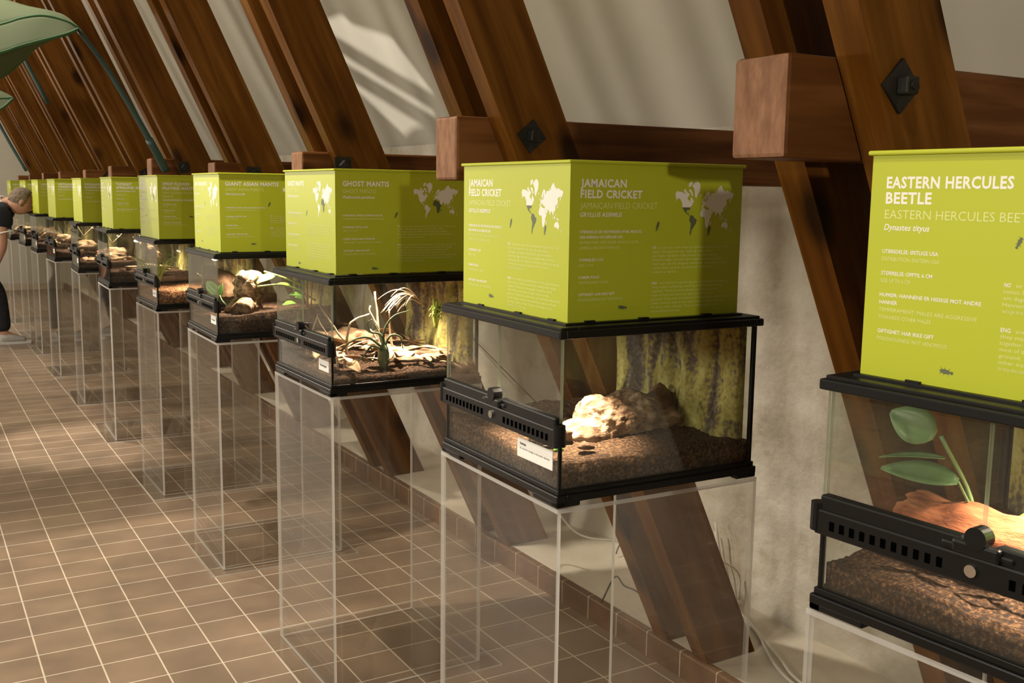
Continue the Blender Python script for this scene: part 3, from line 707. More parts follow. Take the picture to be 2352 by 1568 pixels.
TITLE = ['eastern hercules beetle', 'Jamaican field cricket', 'ghost mantis', 'giant Asian mantis', 'spiny flower praying mantis'] + [None] * 6
ped0 = make_pedestal(); ter_cache = {}
def put(o, loc, z, rz): o.location = (loc[0], loc[1], z); o.rotation_euler = (0, 0, rz)
HOODOFF = [(0, 0, 0), (.001, .004, .011), (.006, .026, .01), (-.003, -.002, .003), (-.01, -.02, .007), (.004, .009, .02), (.002, -.001, .04), (-.005, 0, 0), (0, 0, .02), (0, 0, 0), (0, 0, 0)]
LAMPS = [(-.08, -.08, 46), (-.13, -.07, 44), (.0, -.06, 32), (-.03, -.05, 40), (.0, -.12, 26), (.02, -.07, 30), (.0, -.05, 26), (.0, -.05, 22), (.0, -.03, 22), (.0, 0, 18), (-.05, 0, 18)]
for i, d in enumerate(rows):
    loc, rz = d['loc'], d['rz']; nm = TITLE[i]
    who = ('the %s display' % nm) if nm else ('the display %s' % WHERE[i])
    p = ped0 if i == 0 else copy_tree(ped0); put(p, loc, 0, rz)
    tag(p, 'clear acrylic box pedestal carrying %s' % who, 'pedestal', 'clear acrylic pedestals')
    c = d.get('card')
    if c not in ter_cache:
        ter_cache[c] = make_terrarium(c); t = ter_cache[c]
    else: t = copy_tree(ter_cache[c])
    put(t, loc, PDH + .0003, rz)
    tag(t, 'black-framed glass terrarium under %s' % (('the green %s hood' % nm) if nm else 'the green hood %s' % WHERE[i]), 'terrarium', 'glass terrariums in the row')
    hd = hood(i, d); ox, oy, da = HOODOFF[i]
    hd.location = (loc[0] + ox, loc[1] + oy, PDH + TZ + .0006); hd.rotation_euler = (0, 0, rz + da)
    tag(hd, ('lime green information hood titled %s' % nm) if nm else ('lime green information hood %s' % WHERE[i]), 'information sign', 'lime green information hoods')
    lx, ly, en = LAMPS[i]
    q = Matrix.Rotation(rz, 4, 'Z') @ Vector((lx, ly, 0)); en *= 1.5
    spot('terrarium_lamp', (loc[0] + q.x, loc[1] + q.y, PDH + TZ + .06), (loc[0] + q.x, loc[1] + q.y, 0), en, 66 if i == 1 else 92, (1, .82, .62), .9, .02)

def L(i, x, y, z=0):
    """terrarium-local point to world"""
    d = rows[i]; v = Matrix.Rotation(d['rz'], 4, 'Z') @ Vector((x, y, 0))
    return Vector((d['loc'][0] + v.x, d['loc'][1] + v.y, PDH + z))
def place(o, i, x, y, z, rz=0):
    o.location = L(i, x, y, z); o.rotation_euler = (0, 0, rows[i]['rz'] + rz); return o
SOILH = [.07, .08, .060, .092, .088, .085, .07, .07, .07, .06, .06]
for i, d in enumerate(rows):
    nm = TITLE[i] or 'display %s' % WHERE[i]
    mt = M['chips'] if i in (4,) else M['soil'] if i == 1 else M['soil_dark']
    soil(SOILH[i], i + 1, mt, 'layer of brown %s filling the bottom of the %s terrarium' % ('wood chips' if i == 4 else 'soil', nm), (d['loc'][0], d['loc'][1], PDH), d['rz'],
         slope=[(0, 0), (.0, .03), (.02, .06), (.07, -.05), (0, 0), (0, 0), (0, 0), (0, 0), (0, 0), (0, 0), (0, 0)][i], amp=.014)

def blobs(name, parts, seed, mat, i, pos, label, cat, rz=0, amp=.010, sub=6, group=None):
    bm = bmesh.new(); bmesh.ops.create_icosphere(bm, subdivisions=sub, radius=1)
    s_ = Vector((seed * 3.1, seed * 1.7, seed * .9))
    for v in bm.verts:
        d = v.co.normalized(); r_ = .012
        for c, rr in parts:
            c = Vector(c); a = sum((d[k] / rr[k]) ** 2 for k in range(3)); b = -2 * sum(d[k] * c[k] / rr[k] ** 2 for k in range(3)); q = sum((c[k] / rr[k]) ** 2 for k in range(3)) - 1
            D = b * b - 4 * a * q
            if D > 0: r_ = max(r_, (-b + math.sqrt(D)) / (2 * a))
        p = d * r_
        p += d * (amp * 1.6 * noise.fractal(p * 20 + s_, .9, 2.1, 4) + amp * .55 * noise.fractal(p * 75 + s_, .8, 2.2, 4) - amp * 1.4 * max(0, noise.noise(p * 26 + s_ * 2)) )
        v.co = p
    o = finish(name, bm, mat, smooth=True); place(o, i, *pos, rz); return tag(o, label, cat, group)
# ---- Jamaican field cricket: cork bark root
blobs('cork_bark', [((.0, 0, 0), (.085, .06, .05)), ((-.085, -.015, -.018), (.08, .045, .036)), ((-.045, 0, .012), (.05, .04, .04)), ((.045, .0, .006), (.07, .06, .05)), ((.12, .0, -.018), (.10, .05, .036)), ((.02, 0, -.05), (.20, .08, .03))],
      3, M['bark'], 1, (.02, -.035, .098), 'big pale gnarled bark piece in the Jamaican field cricket terrarium', 'bark', .1, .0065)
o = lump('cork_bark', (.06, .028, .028), 8, M['bark_dark'], rough=.3, sub=4); place(o, 1, .155, -.01, .118, .3)
tag(o, 'darker bark stub leaning behind the pale gnarled bark piece', 'bark')
o = lump('cork_bark', (.04, .03, .024), 12, M['bark'], rough=.5, sub=4); place(o, 1, -.155, -.075, .09)
tag(o, 'small bright bark chunk beside the vent strip of the cricket terrarium', 'bark')
o = lump('pebble', (.016, .012, .009), 4, M['bark_dark'], rough=.2, sub=3); place(o, 1, -.13, -.17, .088)
tag(o, 'small dark clod lying on the soil in the cricket terrarium', 'stone')
o = lump('vegetable_scrap', (.012, .006, .006), 5, M['leaf'], rough=.3, sub=2); place(o, 1, -.205, -.19, .094)
tag(o, 'bright green food scrap near the front corner of the cricket terrarium', 'food')

# ---- eastern hercules beetle: log, shreds, plants
bm = bmesh.new()
pts = smooth_path([(-.085, .185, .105), (-.085, .08, .112), (-.09, -.05, .112), (-.09, -.20, .112)], 10)
tube(bm, pts, [.043 + .004 * math.sin(k * .9) for k in range(len(pts))], 40)
for v in bm.verts:
    a_ = math.atan2(v.co.z - .11, v.co.x + .087)
    v.co += Vector((math.cos(a_), 0, math.sin(a_))) * (.006 * noise.fractal(Vector((a_ * 4, v.co.y * 7, 3)), .8, 2, 4) + .004 * noise.noise(Vector((a_ * 11, v.co.y * 9, 8))))
    v.co.y += .012 * noise.noise(Vector((a_ * 5, 0, 1))) * (1 if abs(v.co.y) > .17 else 0)
o = finish('rotten_log', bm, M['red_bark'], smooth=True); place(o, 0, 0, 0, 0, 0)
tag(o, 'reddish split log lying in the eastern hercules beetle terrarium', 'log')
rnd = random.Random(4)
bm = bmesh.new(); tube(bm, [(-.03, 0, 0), (.0, .004, .002), (.03, 0, 0)], [.002, .005, .001], 5); sh0 = finish('wood_splinter', bm, M['red_bark'])
for k in range(14):
    o = sh0 if k == 0 else sh0.copy()
    if k: COL.objects.link(o)
    place(o, 0, -.15 + rnd.uniform(-.03, .04), rnd.uniform(-.2, .16), .092 + rnd.uniform(0, .012), rnd.uniform(1, 2.2)); o.rotation_euler.y = rnd.uniform(-.15, .15)
    tag(o, 'reddish wood splinter fallen in front of the split log', 'wood splinter', 'wood splinters before the red log')
def plant(name, i, leaves, stem, matl, label, cat='plant'):
    root = empty(name); root.location = L(i, 0, 0, 0); root.rotation_euler = (0, 0, rows[i]['rz'])
    if stem:
        bm = bmesh.new()
        for s_ in stem: tube(bm, smooth_path(s_[0], 5), s_[1], 6)
        finish('stem', bm, M[stem[0][2]] if len(stem[0]) > 2 else M['leaf_dark'], root, True)
    for (b, dr, nr, ln, wd, cu) in leaves:
        bm = bmesh.new(); leaf_shape(bm, b, dr, nr, ln, wd, cu, 10)
        thicken(finish('leaf', bm, matl, root, True), .001)
    tag(root, label, cat); return root
plant('leafy_plant', 0, [((-.12, .135, .245), (-.25, .85, .35), (-.9, -.1, .35), .065, .05, .1), ((-.11, .125, .215), (-.3, .9, .0), (-.2, 0, 1), .085, .02, .15), ((-.10, .11, .185), (-.35, .95, .12), (-.5, 0, .8), .10, .042, .12)],
      [([(-.07, .10, .09), (-.075, .105, .16), (-.115, .13, .245)], .003), ([(-.075, .105, .15), (-.10, .11, .186)], .002)], M['leaf_dark'], 'plant with pale grey-green leaves in the far corner of the beetle terrarium')
plant('leafy_plant', 0, [((-.10, -.03, .205), (-.4, .35, .55), (-.9, 0, .3), .055, .028, .3), ((-.10, -.04, .20), (-.5, -.6, -.35), (-.5, 0, .8), .085, .045, .2), ((-.04, -.02, .20), (-.1, .9, .25), (-.9, 0, .4), .07, .045, .2), ((-.04, -.03, .17), (-.3, .9, -.1), (-.3, 0, .9), .085, .035, .2), ((-.05, -.06, .22), (-.2, -.8, .3), (-.8, 0, .4), .10, .055, .3)],
      [([(-.02, -.04, .09), (-.04, -.04, .16), (-.10, -.035, .205)], .004)], M['leaf'], 'bright green leafy plant behind the door gap of the beetle terrarium')

# ---- ghost mantis: air plants, twigs, dry leaves, driftwood
def airplant(i, pos, n, length, spread, seed, mat, label, flat=.4, w_=.006, upb=1.0, dirv=None):
    rn = random.Random(seed); bm = bmesh.new()
    for k in range(n):
        a = 2 * math.pi * k / n + rn.uniform(-.3, .3); l = length * rn.uniform(.7, 1.15)
        tip = Vector((math.cos(a) * l * spread, math.sin(a) * l * spread, l * rn.uniform(.2, 1) * upb))
        if dirv: tip = Vector(dirv) * l + Vector((rn.uniform(-1, 1), rn.uniform(-1, 1), rn.uniform(-1, 1))) * l * spread
        blade(bm, (0, 0, 0), tip, w_, sag=l * flat * rn.uniform(.3, 1), bend=Vector((0, 0, l * .28)), n=9, fold=.7)
    o = finish('air_plant', bm, mat, smooth=True); thicken(o, .0012); place(o, i, *pos); tag(o, label, 'air plant'); return o
# octopus-like air plant
root = empty('air_plant'); root.location = L(2, -.04, -.15, .06); root.rotation_euler = (0, 0, 0)
bm = bmesh.new(); bmesh.ops.create_uvsphere(bm, u_segments=16, v_segments=12, radius=1)
for v in bm.verts: v.co = Vector((v.co.x * .0175, v.co.y * .0175, v.co.z * .036 + .026)) * (1 + .12 * noise.noise(v.co * 2))
finish('bulb', bm, M['airplant'], root, True)
for pts in ([(0, 0, .05), (-.05, 0, .085), (-.10, 0, .075), (-.125, 0, .05)], [(0, 0, .05), (-.01, .0, .09), (-.04, 0, .10), (-.048, 0, .125), (-.035, 0, .135)], [(0, 0, .05), (.002, 0, .10), (.03, 0, .14), (.08, 0, .155)],
            [(0, 0, .05), (.02, 0, .085), (.05, 0, .08), (.06, 0, .045)], [(0, 0, .045), (-.04, -.01, .06), (-.07, -.02, .035), (-.11, -.03, .012)], [(0, 0, .05), (-.005, .02, .09), (-.012, .03, .115)]):
    bm = bmesh.new(); sp_ = smooth_path(pts, 6); tube(bm, sp_, [.0045 * (1 - .75 * k / len(sp_)) for k in range(len(sp_))], 7); finish('tentacle_leaf', bm, M['airplant'], root, True)
tag(root, 'grey-green air plant with curling tentacle leaves in the ghost mantis terrarium', 'air plant')
airplant(2, (.15, -.10, .150), 44, .095, .32, 3, M['grass'], 'green tufted air plant fixed to the rock background of the ghost mantis terrarium', .2, .005, 1, (-.1, -.25, .75))
airplant(2, (.14, -.02, .215), 18, .12, .28, 7, M['twig'], 'bright pale spiky air plant high against the ghost mantis background', .1, .004, 1, (-.9, -.1, .1))
def twig(i, pts, r, label, mat='twig'):
    bm = bmesh.new(); base = Vector(pts[0][0])
    for k, pl in enumerate(pts):
        sp_ = smooth_path(pl, 4); rr = (r if k == 0 else r * .7) * .72
        for j, p in enumerate(sp_): p += Vector((noise.noise(p * 40), noise.noise(p * 40 + Vector((9, 0, 0))), 0)) * .004 * (j > 0)
        tube(bm, [p - base for p in sp_], [rr * (1 - .55 * j / len(sp_)) for j in range(len(sp_))], 7)
    o = finish('twig', bm, M[mat], smooth=True); place(o, i, *base); tag(o, label, 'twig'); return o
twig(2, [[(-.13, -.08, .05), (-.125, -.085, .12), (-.11, -.08, .18), (-.05, -.07, .20)], [(-.125, -.085, .12), (-.16, -.05, .18), (-.19, -.04, .23)]], .007, 'brown forked twig standing just behind the tentacle air plant')
twig(2, [[(.0, -.03, .05), (-.005, -.03, .15), (-.015, -.03, .26)], [(-.005, -.03, .15), (-.03, -.03, .2), (-.03, -.03, .22)], [(-.003, -.03, .11), (-.03, -.03, .15)]], .008, 'bright bleached forked twig standing upright in the ghost mantis terrarium')
twig(2, [[(.05, -.02, .05), (.04, -.02, .14), (.03, -.03, .21)]], .006, 'thin pale twig right of the bleached forked twig')
twig(2, [[(-.17, .13, .05), (-.16, .10, .13), (-.15, .08, .19)], [(-.16, .10, .13), (-.19, .09, .16)]], .005, 'thin brown twig behind the left door of the ghost mantis terrarium')
twig(2, [[(-.2, .02, .05), (-.15, -.01, .11), (-.18, -.0, .19)]], .004, 'crooked thin twig near the door gap of the ghost mantis terrarium')
twig(2, [[(-.14, -.06, .09), (-.07, -.05, .115), (.0, -.03, .12)]], .004, 'bright fallen stick lying across the ghost mantis terrarium')
twig(2, [[(-.16, -.10, .05), (-.165, -.10, .11)]], .005, 'short bleached stick stub left of the tentacle air plant')
bm = bmesh.new()
def slab(u, v):
    x = -.11 + u * .26; y = -.05 + v * .1
    return (x, y, .035 * math.sin(math.pi * v) * (1 - .3 * u) + .006 * noise.fractal(Vector((x * 8, y * 60, 2)), .8, 2, 3))
grid(bm, 26, 16, slab); o = thicken(finish('bark_slab', bm, M['bark'], smooth=True), .006); place(o, 2, .10, -.06, .058, -.25)
tag(o, 'brightly lit curved bark slab on the right of the ghost mantis terrarium', 'bark')
o = lump('driftwood', (.10, .05, .045), 21, M['bark'], rough=.35, sub=4); place(o, 2, -.02, .14, .085)
tag(o, 'brown driftwood lump at the far side of the ghost mantis terrarium', 'driftwood')
rnd = random.Random(11)
bm = bmesh.new(); leaf_shape(bm, (0, 0, 0), (1, 0, .1), (0, 0, 1), .075, .026, .3, 8); lf0 = finish('dry_leaf', bm, M['dry_leaf'], smooth=True); thicken(lf0, .0008)
for k in range(60):
    o = lf0 if k == 0 else lf0.copy()
    if k: COL.objects.link(o)
    x, y = rnd.uniform(-.19, .17), rnd.uniform(-.19, .17)
    place(o, 2, x, y, .072 + .02 * x + .06 * y + rnd.uniform(.0, .02), rnd.uniform(0, 6.28)); o.rotation_euler.x = rnd.uniform(-.7, .7); o.rotation_euler.y = rnd.uniform(-.5, .1)
    o.scale = (rnd.uniform(.7, 1.3),) * 3
    tag(o, 'curled dry brown leaf of the litter in the ghost mantis terrarium', 'leaf', 'dry leaf litter of the ghost mantis')

# ---- giant Asian mantis: bark stump, coconut hide, pothos leaves, red stems
blobs('bark_stump', [((0, 0, 0), (.05, .05, .07)), ((.0, -.0, .05), (.06, .05, .04)), ((-.02, 0, -.06), (.075, .06, .05))], 6, M['bark'], 3, (-.06, -.04, .155), 'tall bright bark stump in the giant Asian mantis terrarium', 'bark', .4, .008, 5)
bm = bmesh.new(); tube(bm, smooth_path([(-.12, -.15, .10), (-.08, -.08, .115), (-.02, .0, .14)], 7), .036, 18)
for v in bm.verts: v.co += Vector([.006 * noise.fractal(v.co * 30 + Vector((k, 0, 0)), .8, 2, 4) for k in (0, 9, 18)])
o = finish('cork_tube', bm, M['bark'], smooth=True); place(o, 3, 0, 0, 0); tag(o, 'brown cork tube lying at the foot of the bright stump', 'bark')
o = lump('coconut_hide', (.07, .07, .085), 2, M['bark_dark'], rough=.08, sub=4); place(o, 3, -.125, .13, .16)
tag(o, 'round brown hide standing behind the left door of the giant Asian mantis terrarium', 'hide')
plant('trailing_plant', 3, [((.03, -.08, .225), (-.9, -.2, -.15), (-.3, -.5, .8), .075, .042, .2), ((.10, -.1, .255), (-.8, 0, .1), (0, -.4, 1), .05, .022, .3), ((.08, -.12, .19), (-.9, -.1, .2), (0, -.3, 1), .06, .03, .2), ((.12, -.14, .15), (-.7, -.3, .2), (0, -.4, 1), .06, .04, .2), ((.14, -.12, .13), (-.6, -.2, .3), (0, -.4, 1), .05, .035, .2), ((.1, -.12, .12), (-.9, -.2, .1), (0, -.4, 1), .055, .03, .2)],
      [([(.15, -.14, .09), (.12, -.13, .16), (.10, -.10, .27)], .003)], M['leaf'], 'pale green trailing plant on the right of the giant Asian mantis terrarium')
plant('red_stemmed_plant', 3, [((.13, -.15, .2), (.3, -.2, .9), (-1, 0, 0), .05, .02, .1), ((.15, -.15, .24), (-.3, -.1, .7), (-1, -.3, 0), .045, .02, .1), ((.13, -.15, .28), (.2, .1, .4), (-1, -.3, 0), .04, .02, .1)],
      [([(.13, -.16, .09), (.135, -.155, .18), (.128, -.15, .295)], .004, 'stem_red'), ([(.15, -.15, .09), (.16, -.14, .2), (.17, -.14, .29)], .003)], M['leaf'], 'upright plant with red stems near the rear of the giant Asian mantis terrarium')
plant('leafy_plant', 3, [((-.17, -.02, .16), (-.2, .8, .25), (-1, 0, .3), .12, .05, .1), ((-.17, -.06, .155), (0, -.2, .9), (-1, -.3, 0), .045, .04, .1)], [([(-.13, -.05, .10), (-.16, -.04, .13), (-.17, -.03, .16)], .003)], M['leaf'], 'big green leaf plant against the doors of the giant Asian mantis terrarium')
bm = bmesh.new()
for pts in ([(-.05, -.13, .19), (.03, -.14, .195), (.1, -.15, .175), (.17, -.15, .13)], [(.0, -.05, .24), (.07, -.1, .215), (.14, -.14, .18)], [(.05, -.14, .14), (.11, -.15, .13), (.16, -.16, .09)]):
    sp_ = smooth_path(pts, 6); tube(bm, [p - Vector((.17, -.15, .1)) for p in sp_], .0035, 6)
o = finish('grass_stalks', bm, M['grass'], smooth=True); place(o, 3, .17, -.15, .1); tag(o, 'long arching green stalks crossing the giant Asian mantis terrarium', 'plant')

# ---- spiny flower mantis: grass tuft and twig, and others
def tuft(i, pos, n, h, seed, label):
    rn = random.Random(seed); bm = bmesh.new()
    for k in range(n):
        a = rn.uniform(0, 6.28); l = h * rn.uniform(.5, 1.1)
        blade(bm, (rn.uniform(-.012, .012), rn.uniform(-.012, .012), 0), (math.cos(a) * l * .55, math.sin(a) * l * .55, l * .95), .0019, sag=l * .25, bend=Vector((0, 0, l * .12)), n=7, fold=.5)
    o = finish('grass_tuft', bm, M['grass'], smooth=True); thicken(o, .0008); place(o, i, *pos); tag(o, label, 'grass plant'); return o
tuft(4, (-.165, .09, .085), 120, .19, 3, 'tuft of green grass in the spiny flower praying mantis terrarium')
twig(4, [[(.08, -.15, .09), (.02, -.12, .13), (-.02, -.12, .16)], [(.02, -.12, .13), (.05, -.1, .16)]], .004, 'forked bleached twig on the wood chips of the spiny flower mantis terrarium')
o = lump('driftwood', (.05, .03, .10), 31, M['bark'], rough=.45, sub=4); place(o, 5, .03, -.08, .16); tag(o, 'bright upright driftwood root in the terrarium sixth from the near end', 'driftwood')
o = lump('driftwood', (.12, .03, .02), 33, M['bark'], rough=.45, sub=4); place(o, 5, .0, -.14, .105); tag(o, 'pale root lying on the soil in the terrarium sixth from the near end', 'driftwood')
twig(5, [[(-.05, -.05, .09), (-.02, -.08, .2), (-.08, -.1, .28)], [(-.02, -.08, .2), (.06, -.08, .26)]], .007, 'branching twig in the terrarium sixth from the near end')
seeds = {6: 41, 7: 47, 8: 53, 9: 57, 10: 61}
for i, s_ in seeds.items():
    o = lump('cork_bark', (.10, .07, .05), s_, M['bark'], rough=.45, sub=4); place(o, i, .02 if i < 10 else -.06, -.06, .085)
    tag(o, 'bright bark piece lit inside the terrarium %s' % WHERE[i], 'bark')
    if i < 8:
        twig(i, [[(.02, -.02, .09), (.0, -.06, .18), (-.06, -.08, .29)], [(.0, -.06, .18), (.09, -.08, .27)]], .006, 'crossing pale twigs inside the terrarium %s' % WHERE[i])

# small bark bits strewn over the soil of the far terrariums
rnd = random.Random(23); ch0 = lump('bark_chip', (.022, .014, .008), 71, M['bark'], rough=.6, sub=3)
first = True
for i in range(5, 11):
    for k in range(9):
        o = ch0 if first else ch0.copy()
        if not first: COL.objects.link(o)
        first = False
        place(o, i, rnd.uniform(-.16, .12), rnd.uniform(-.19, .1), SOILH[i] + .006, rnd.uniform(0, 6)); o.scale = (rnd.uniform(.6, 1.5),) * 3
        tag(o, 'loose bark chip strewn on the soil of the terrarium %s' % WHERE[i], 'bark chip', 'bark chips in the terrarium %s' % WHERE[i])
# visible reflector bulbs under two lids
M['bulb_glow'] = bpy.data.materials.new('lit_bulb'); M['bulb_glow'].use_nodes = True
_b = M['bulb_glow'].node_tree.nodes['Principled BSDF']; _b.inputs['Emission Color'].default_value = (1, .88, .7, 1); _b.inputs['Emission Strength'].default_value = 12
for i, (x, y, z), (dx, dy) in ((4, (.02, -.12, .268), (0, 0)), (5, (-.06, -.12, .255), (-.02, 0)), (4, (.06, -.14, .225), (-.015, 0))):
    root = empty('reflector_bulb', L(i, x, y, z))
    bm = bmesh.new(); cyl(bm, (0, 0, 0), (dx * -1, dy, .028), .016, .010, 16); finish('bulb_cap', bm, M['chrome'], root, True)
    bm = bmesh.new(); bmesh.ops.create_uvsphere(bm, u_segments=16, v_segments=8, radius=.0155)
    for v in bm.verts: v.co.z *= .45
    finish('lit_glass', bm, M['bulb_glow'], root, True)
    tag(root, ('small lit bulb under the lid of the spiny flower mantis terrarium' if z > .25 else 'lower lit bulb inside the spiny flower mantis terrarium') if i == 4 else 'small lit bulb inside the terrarium sixth from the near end', 'light bulb')

# ------------------------------------------------------------------ power cords
def cord(pts, r, mat, label):
    bm = bmesh.new(); P = smooth_path(pts, 8); tube(bm, P, r, 8); o = finish('power_cord', bm, mat, smooth=True); tag(o, label, 'cord'); return o
cord([(1.44, 2.96, .865), (1.70, 3.05, .60), (1.87, 2.95, .38), (1.9, 2.886, .317), (1.9, 2.784, .281), (1.9, 2.682, .288), (1.9, 2.557, .319), (1.97, 2.44, .33), (2.26, 2.40, .22), (2.28, 2.38, .11)], .0035, M['cord'], 'white cord sagging over the ledge towards the nearest rafter foot')
cord([(1.9, 2.62, .09), (1.9, 2.55, .20), (1.9, 2.5, .188), (1.9, 2.42, .19), (1.99, 2.4, .10)], .003, M['cord_dark'], 'grey cable curving over the ledge in front of the rafter foot')
cord([(2.29, 2.52, .30), (2.27, 2.44, .12), (2.21, 2.26, .094), (2.11, 2.03, .092), (2.05, 1.88, .092), (2.0, 1.5, .092)], .004, M['cord'], 'white cord running along the ledge, nearer the wall')
cord([(2.27, 2.50, .34), (2.25, 2.40, .11), (2.18, 2.20, .094), (2.07, 2.01, .092), (2.02, 1.84, .092), (1.98, 1.45, .092)], .004, M['cord'], 'white cord running along the ledge, nearer the tiled curb')
cord([(2.27, 4.45, .83), (2.265, 4.17, .729), (2.265, 3.54, .506), (2.265, 3.2, .385), (2.25, 2.98, .20), (2.2, 2.95, .098)], .0028, M['cord_dark'], 'thin dark cable slanting behind the cricket terrarium')

# ------------------------------------------------------------------ unseen masked light, added to throw the bright streaks on the sloping ceiling
LP_ = Vector((-.35, 4.95, 1.5)); AIM = Vector((2.13, 5.0, 2.04)); AX = (AIM - LP_).normalized()
streaks = [[(1.985, 5.442, 2.303), (1.987, 5.121, 2.3), (1.995, 5.081, 2.284), (2.015, 5.044, 2.246), (2.069, 4.672, 2.144), (2.215, 4.497, 1.87), (2.106, 4.977, 2.075), (2.016, 5.361, 2.244)],
           [(2.046, 5.459, 2.189), (2.118, 5.151, 2.054), (2.253, 4.573, 1.799), (2.266, 4.599, 1.775), (2.197, 4.907, 1.905), (2.111, 5.288, 2.066), (2.067, 5.45, 2.149)],
           [(2.13, 5.451, 2.03), (2.168, 5.275, 1.959), (2.285, 4.766, 1.739), (2.287, 4.874, 1.736), (2.304, 5.034, 1.704), (2.217, 5.242, 1.867)]]
root = empty('streak_helper', (LP_.x, LP_.y, 0))
e1 = Vector((0, 1, 0)); e1 = (e1 - AX * AX.dot(e1)).normalized(); e2 = AX.cross(e1); DP = .16
def on_plate(p):
    d = Vector(p) - LP_; t = DP / d.dot(AX); q = d * t; return Vector((q.dot(e1), q.dot(e2), 0))
holes = [[on_plate(p) for p in st] for st in streaks]
outer = [Vector((-.13, -.10, 0)), Vector((.13, -.10, 0)), Vector((.13, .10, 0)), Vector((-.13, .10, 0))]
loops = [outer] + holes; flat = [p for l in loops for p in l]
bm = bmesh.new(); vs_ = [bm.verts.new(AX * DP + e1 * p.x + e2 * p.y + Vector((0, 0, LP_.z))) for p in flat]
for t in tessellate_polygon(loops):
    try: bm.faces.new([vs_[k] for k in t])
    except ValueError: pass
thicken(finish('mask_plate', bm, M['iron'], root), .001)
bm = bmesh.new(); cyl(bm, Vector((0, 0, LP_.z)) - AX * .16, Vector((0, 0, LP_.z)) - AX * .02, .06, .07, 24); finish('lamp_housing', bm, M['iron'], root)
bm = bmesh.new(); cyl(bm, (0, 0, .02), Vector((0, 0, LP_.z - .06)) - AX * .09, .012, .012, 12); cyl(bm, (0, 0, 0), (0, 0, .02), .14, .14, 32); finish('floor_stand', bm, M['iron'], root)
tag(root, 'unseen black masked helper light on a stand, added for streaks on the ceiling slope', 'lamp')
spot('streak_light', LP_, AIM, 170, 46, (1, .93, .82), .1, .0015)  # added light behind the mask plate, out of view

# ------------------------------------------------------------------ leaf canopies
M['canopy'] = None
def canopy_mat():
    m, nt, b = new_mat('green_fabric'); out = nt.nodes['Material Output']
    b.inputs['Base Color'].default_value = (.17, .21, .115, 1); b.inputs['Roughness'].default_value = .9
    tl = N(nt, 'ShaderNodeBsdfTranslucent'); tl.inputs[0].default_value = (.16, .22, .11, 1)
    mx = N(nt, 'ShaderNodeMixShader'); mx.inputs[0].default_value = .5
    nt.links.new(b.outputs[0], mx.inputs[1]); nt.links.new(tl.outputs[0], mx.inputs[2]); nt.links.new(mx.outputs[0], out.inputs['Surface'])
    return m
M['canopy'] = canopy_mat()
M['seam'] = plain('dark_green_seam', (.05, .13, .05), .8)
M['pole'] = plain('dark_teal_pole', (.02, .055, .05), .45)
def canopy(tip, lines, label, pole):
    """lines: outer edge, rib, lower hem, flap edge, each a polyline from the tip outwards"""
    root = empty('leaf_canopy', tip); T_ = Vector(tip)
    C = [[p - T_ for p in smooth_path(l, 6)] for l in lines]
    def between(a, b, sag):
        n = min(len(a), len(b)) - 1
        def fn(u, v):
            i = int(round(u * n)); return a[i].lerp(b[i], v) + Vector((0, 0, -sag * math.sin(math.pi * v) * math.sin(math.pi * .5 * u)))
        bm = bmesh.new(); grid(bm, n, 8, fn); return bm
    for a, b, sag in ((0, 1, -.03), (1, 2, .0), (2, 3, .03)):
        if b < len(C): thicken(finish('fabric_panel', between(C[a], C[b], sag), M['canopy'], root, True), .002)
    for k, c in enumerate(C):
        bm = bmesh.new(); tube(bm, c, .0075 if k else .004, 8); finish('rib' if k == 1 else 'hem', bm, M['seam'] if k else M['canopy'], root, True)
    if pole:
        P = smooth_path([Vector(p) - T_ for p in pole], 6); bm = bmesh.new(); tube(bm, P, [.011 + .006 * j / len(P) for j in range(len(P))], 10); pl = finish('pole', bm, M['pole'], root, True)
        bm = bmesh.new(); tube(bm, P[-9:], .0195, 12); finish('pole_sleeve', bm, M['pole'], pl, True)
    return tag(root, label, 'leaf canopy', 'green leaf canopies')
canopy((.769, 5.35, 2.154), [
    [(.769, 5.35, 2.156), (.734, 5.5, 2.223), (.69, 5.6, 2.255), (.585, 5.7, 2.285), (.476, 5.75, 2.318), (.25, 5.78, 2.36), (-.05, 5.7, 2.33), (-.35, 5.45, 2.15)],
    [(.769, 5.35, 2.154), (.713, 5.35, 2.181), (.621, 5.35, 2.196), (.529, 5.35, 2.176), (.437, 5.35, 2.139), (.22, 5.35, 2.07), (-.05, 5.38, 2.05), (-.35, 5.43, 2.13)],
    [(.769, 5.35, 2.151), (.697, 5.25, 2.107), (.562, 5.2, 2.055), (.488, 5.18, 2.026), (.415, 5.16, 1.994), (.2, 5.14, 1.93), (-.05, 5.22, 1.95), (-.35, 5.42, 2.11)],
    [(.72, 5.30, 2.118), (.587, 5.31, 2.068), (.555, 5.42, 2.025), (.505, 5.48, 1.975), (.437, 5.5, 1.92), (.2, 5.5, 1.80), (-.05, 5.48, 1.82), (-.35, 5.44, 2.09)]], 'big green fabric leaf canopy on a long curved dark pole',
       [(.765, 5.35, 2.15), (.87, 5.36, 2.01), (.95, 5.37, 1.88), (1.02, 5.39, 1.765), (1.11, 5.42, 1.605), (1.165, 5.44, 1.50)])
canopy((.638, 7.2, 1.955), [
    [(.638, 7.2, 1.957), (.579, 7.35, 2.005), (.40, 7.45, 2.07), (.1, 7.45, 2.05), (-.2, 7.25, 1.90)],
    [(.638, 7.2, 1.955), (.565, 7.2, 1.948), (.40, 7.2, 1.93), (.1, 7.2, 1.90), (-.2, 7.22, 1.87)],
    [(.638, 7.2, 1.952), (.554, 7.1, 1.876), (.40, 7.03, 1.80), (.1, 7.05, 1.76), (-.2, 7.2, 1.85)]], 'smaller green fabric leaf canopy below the big one', None)
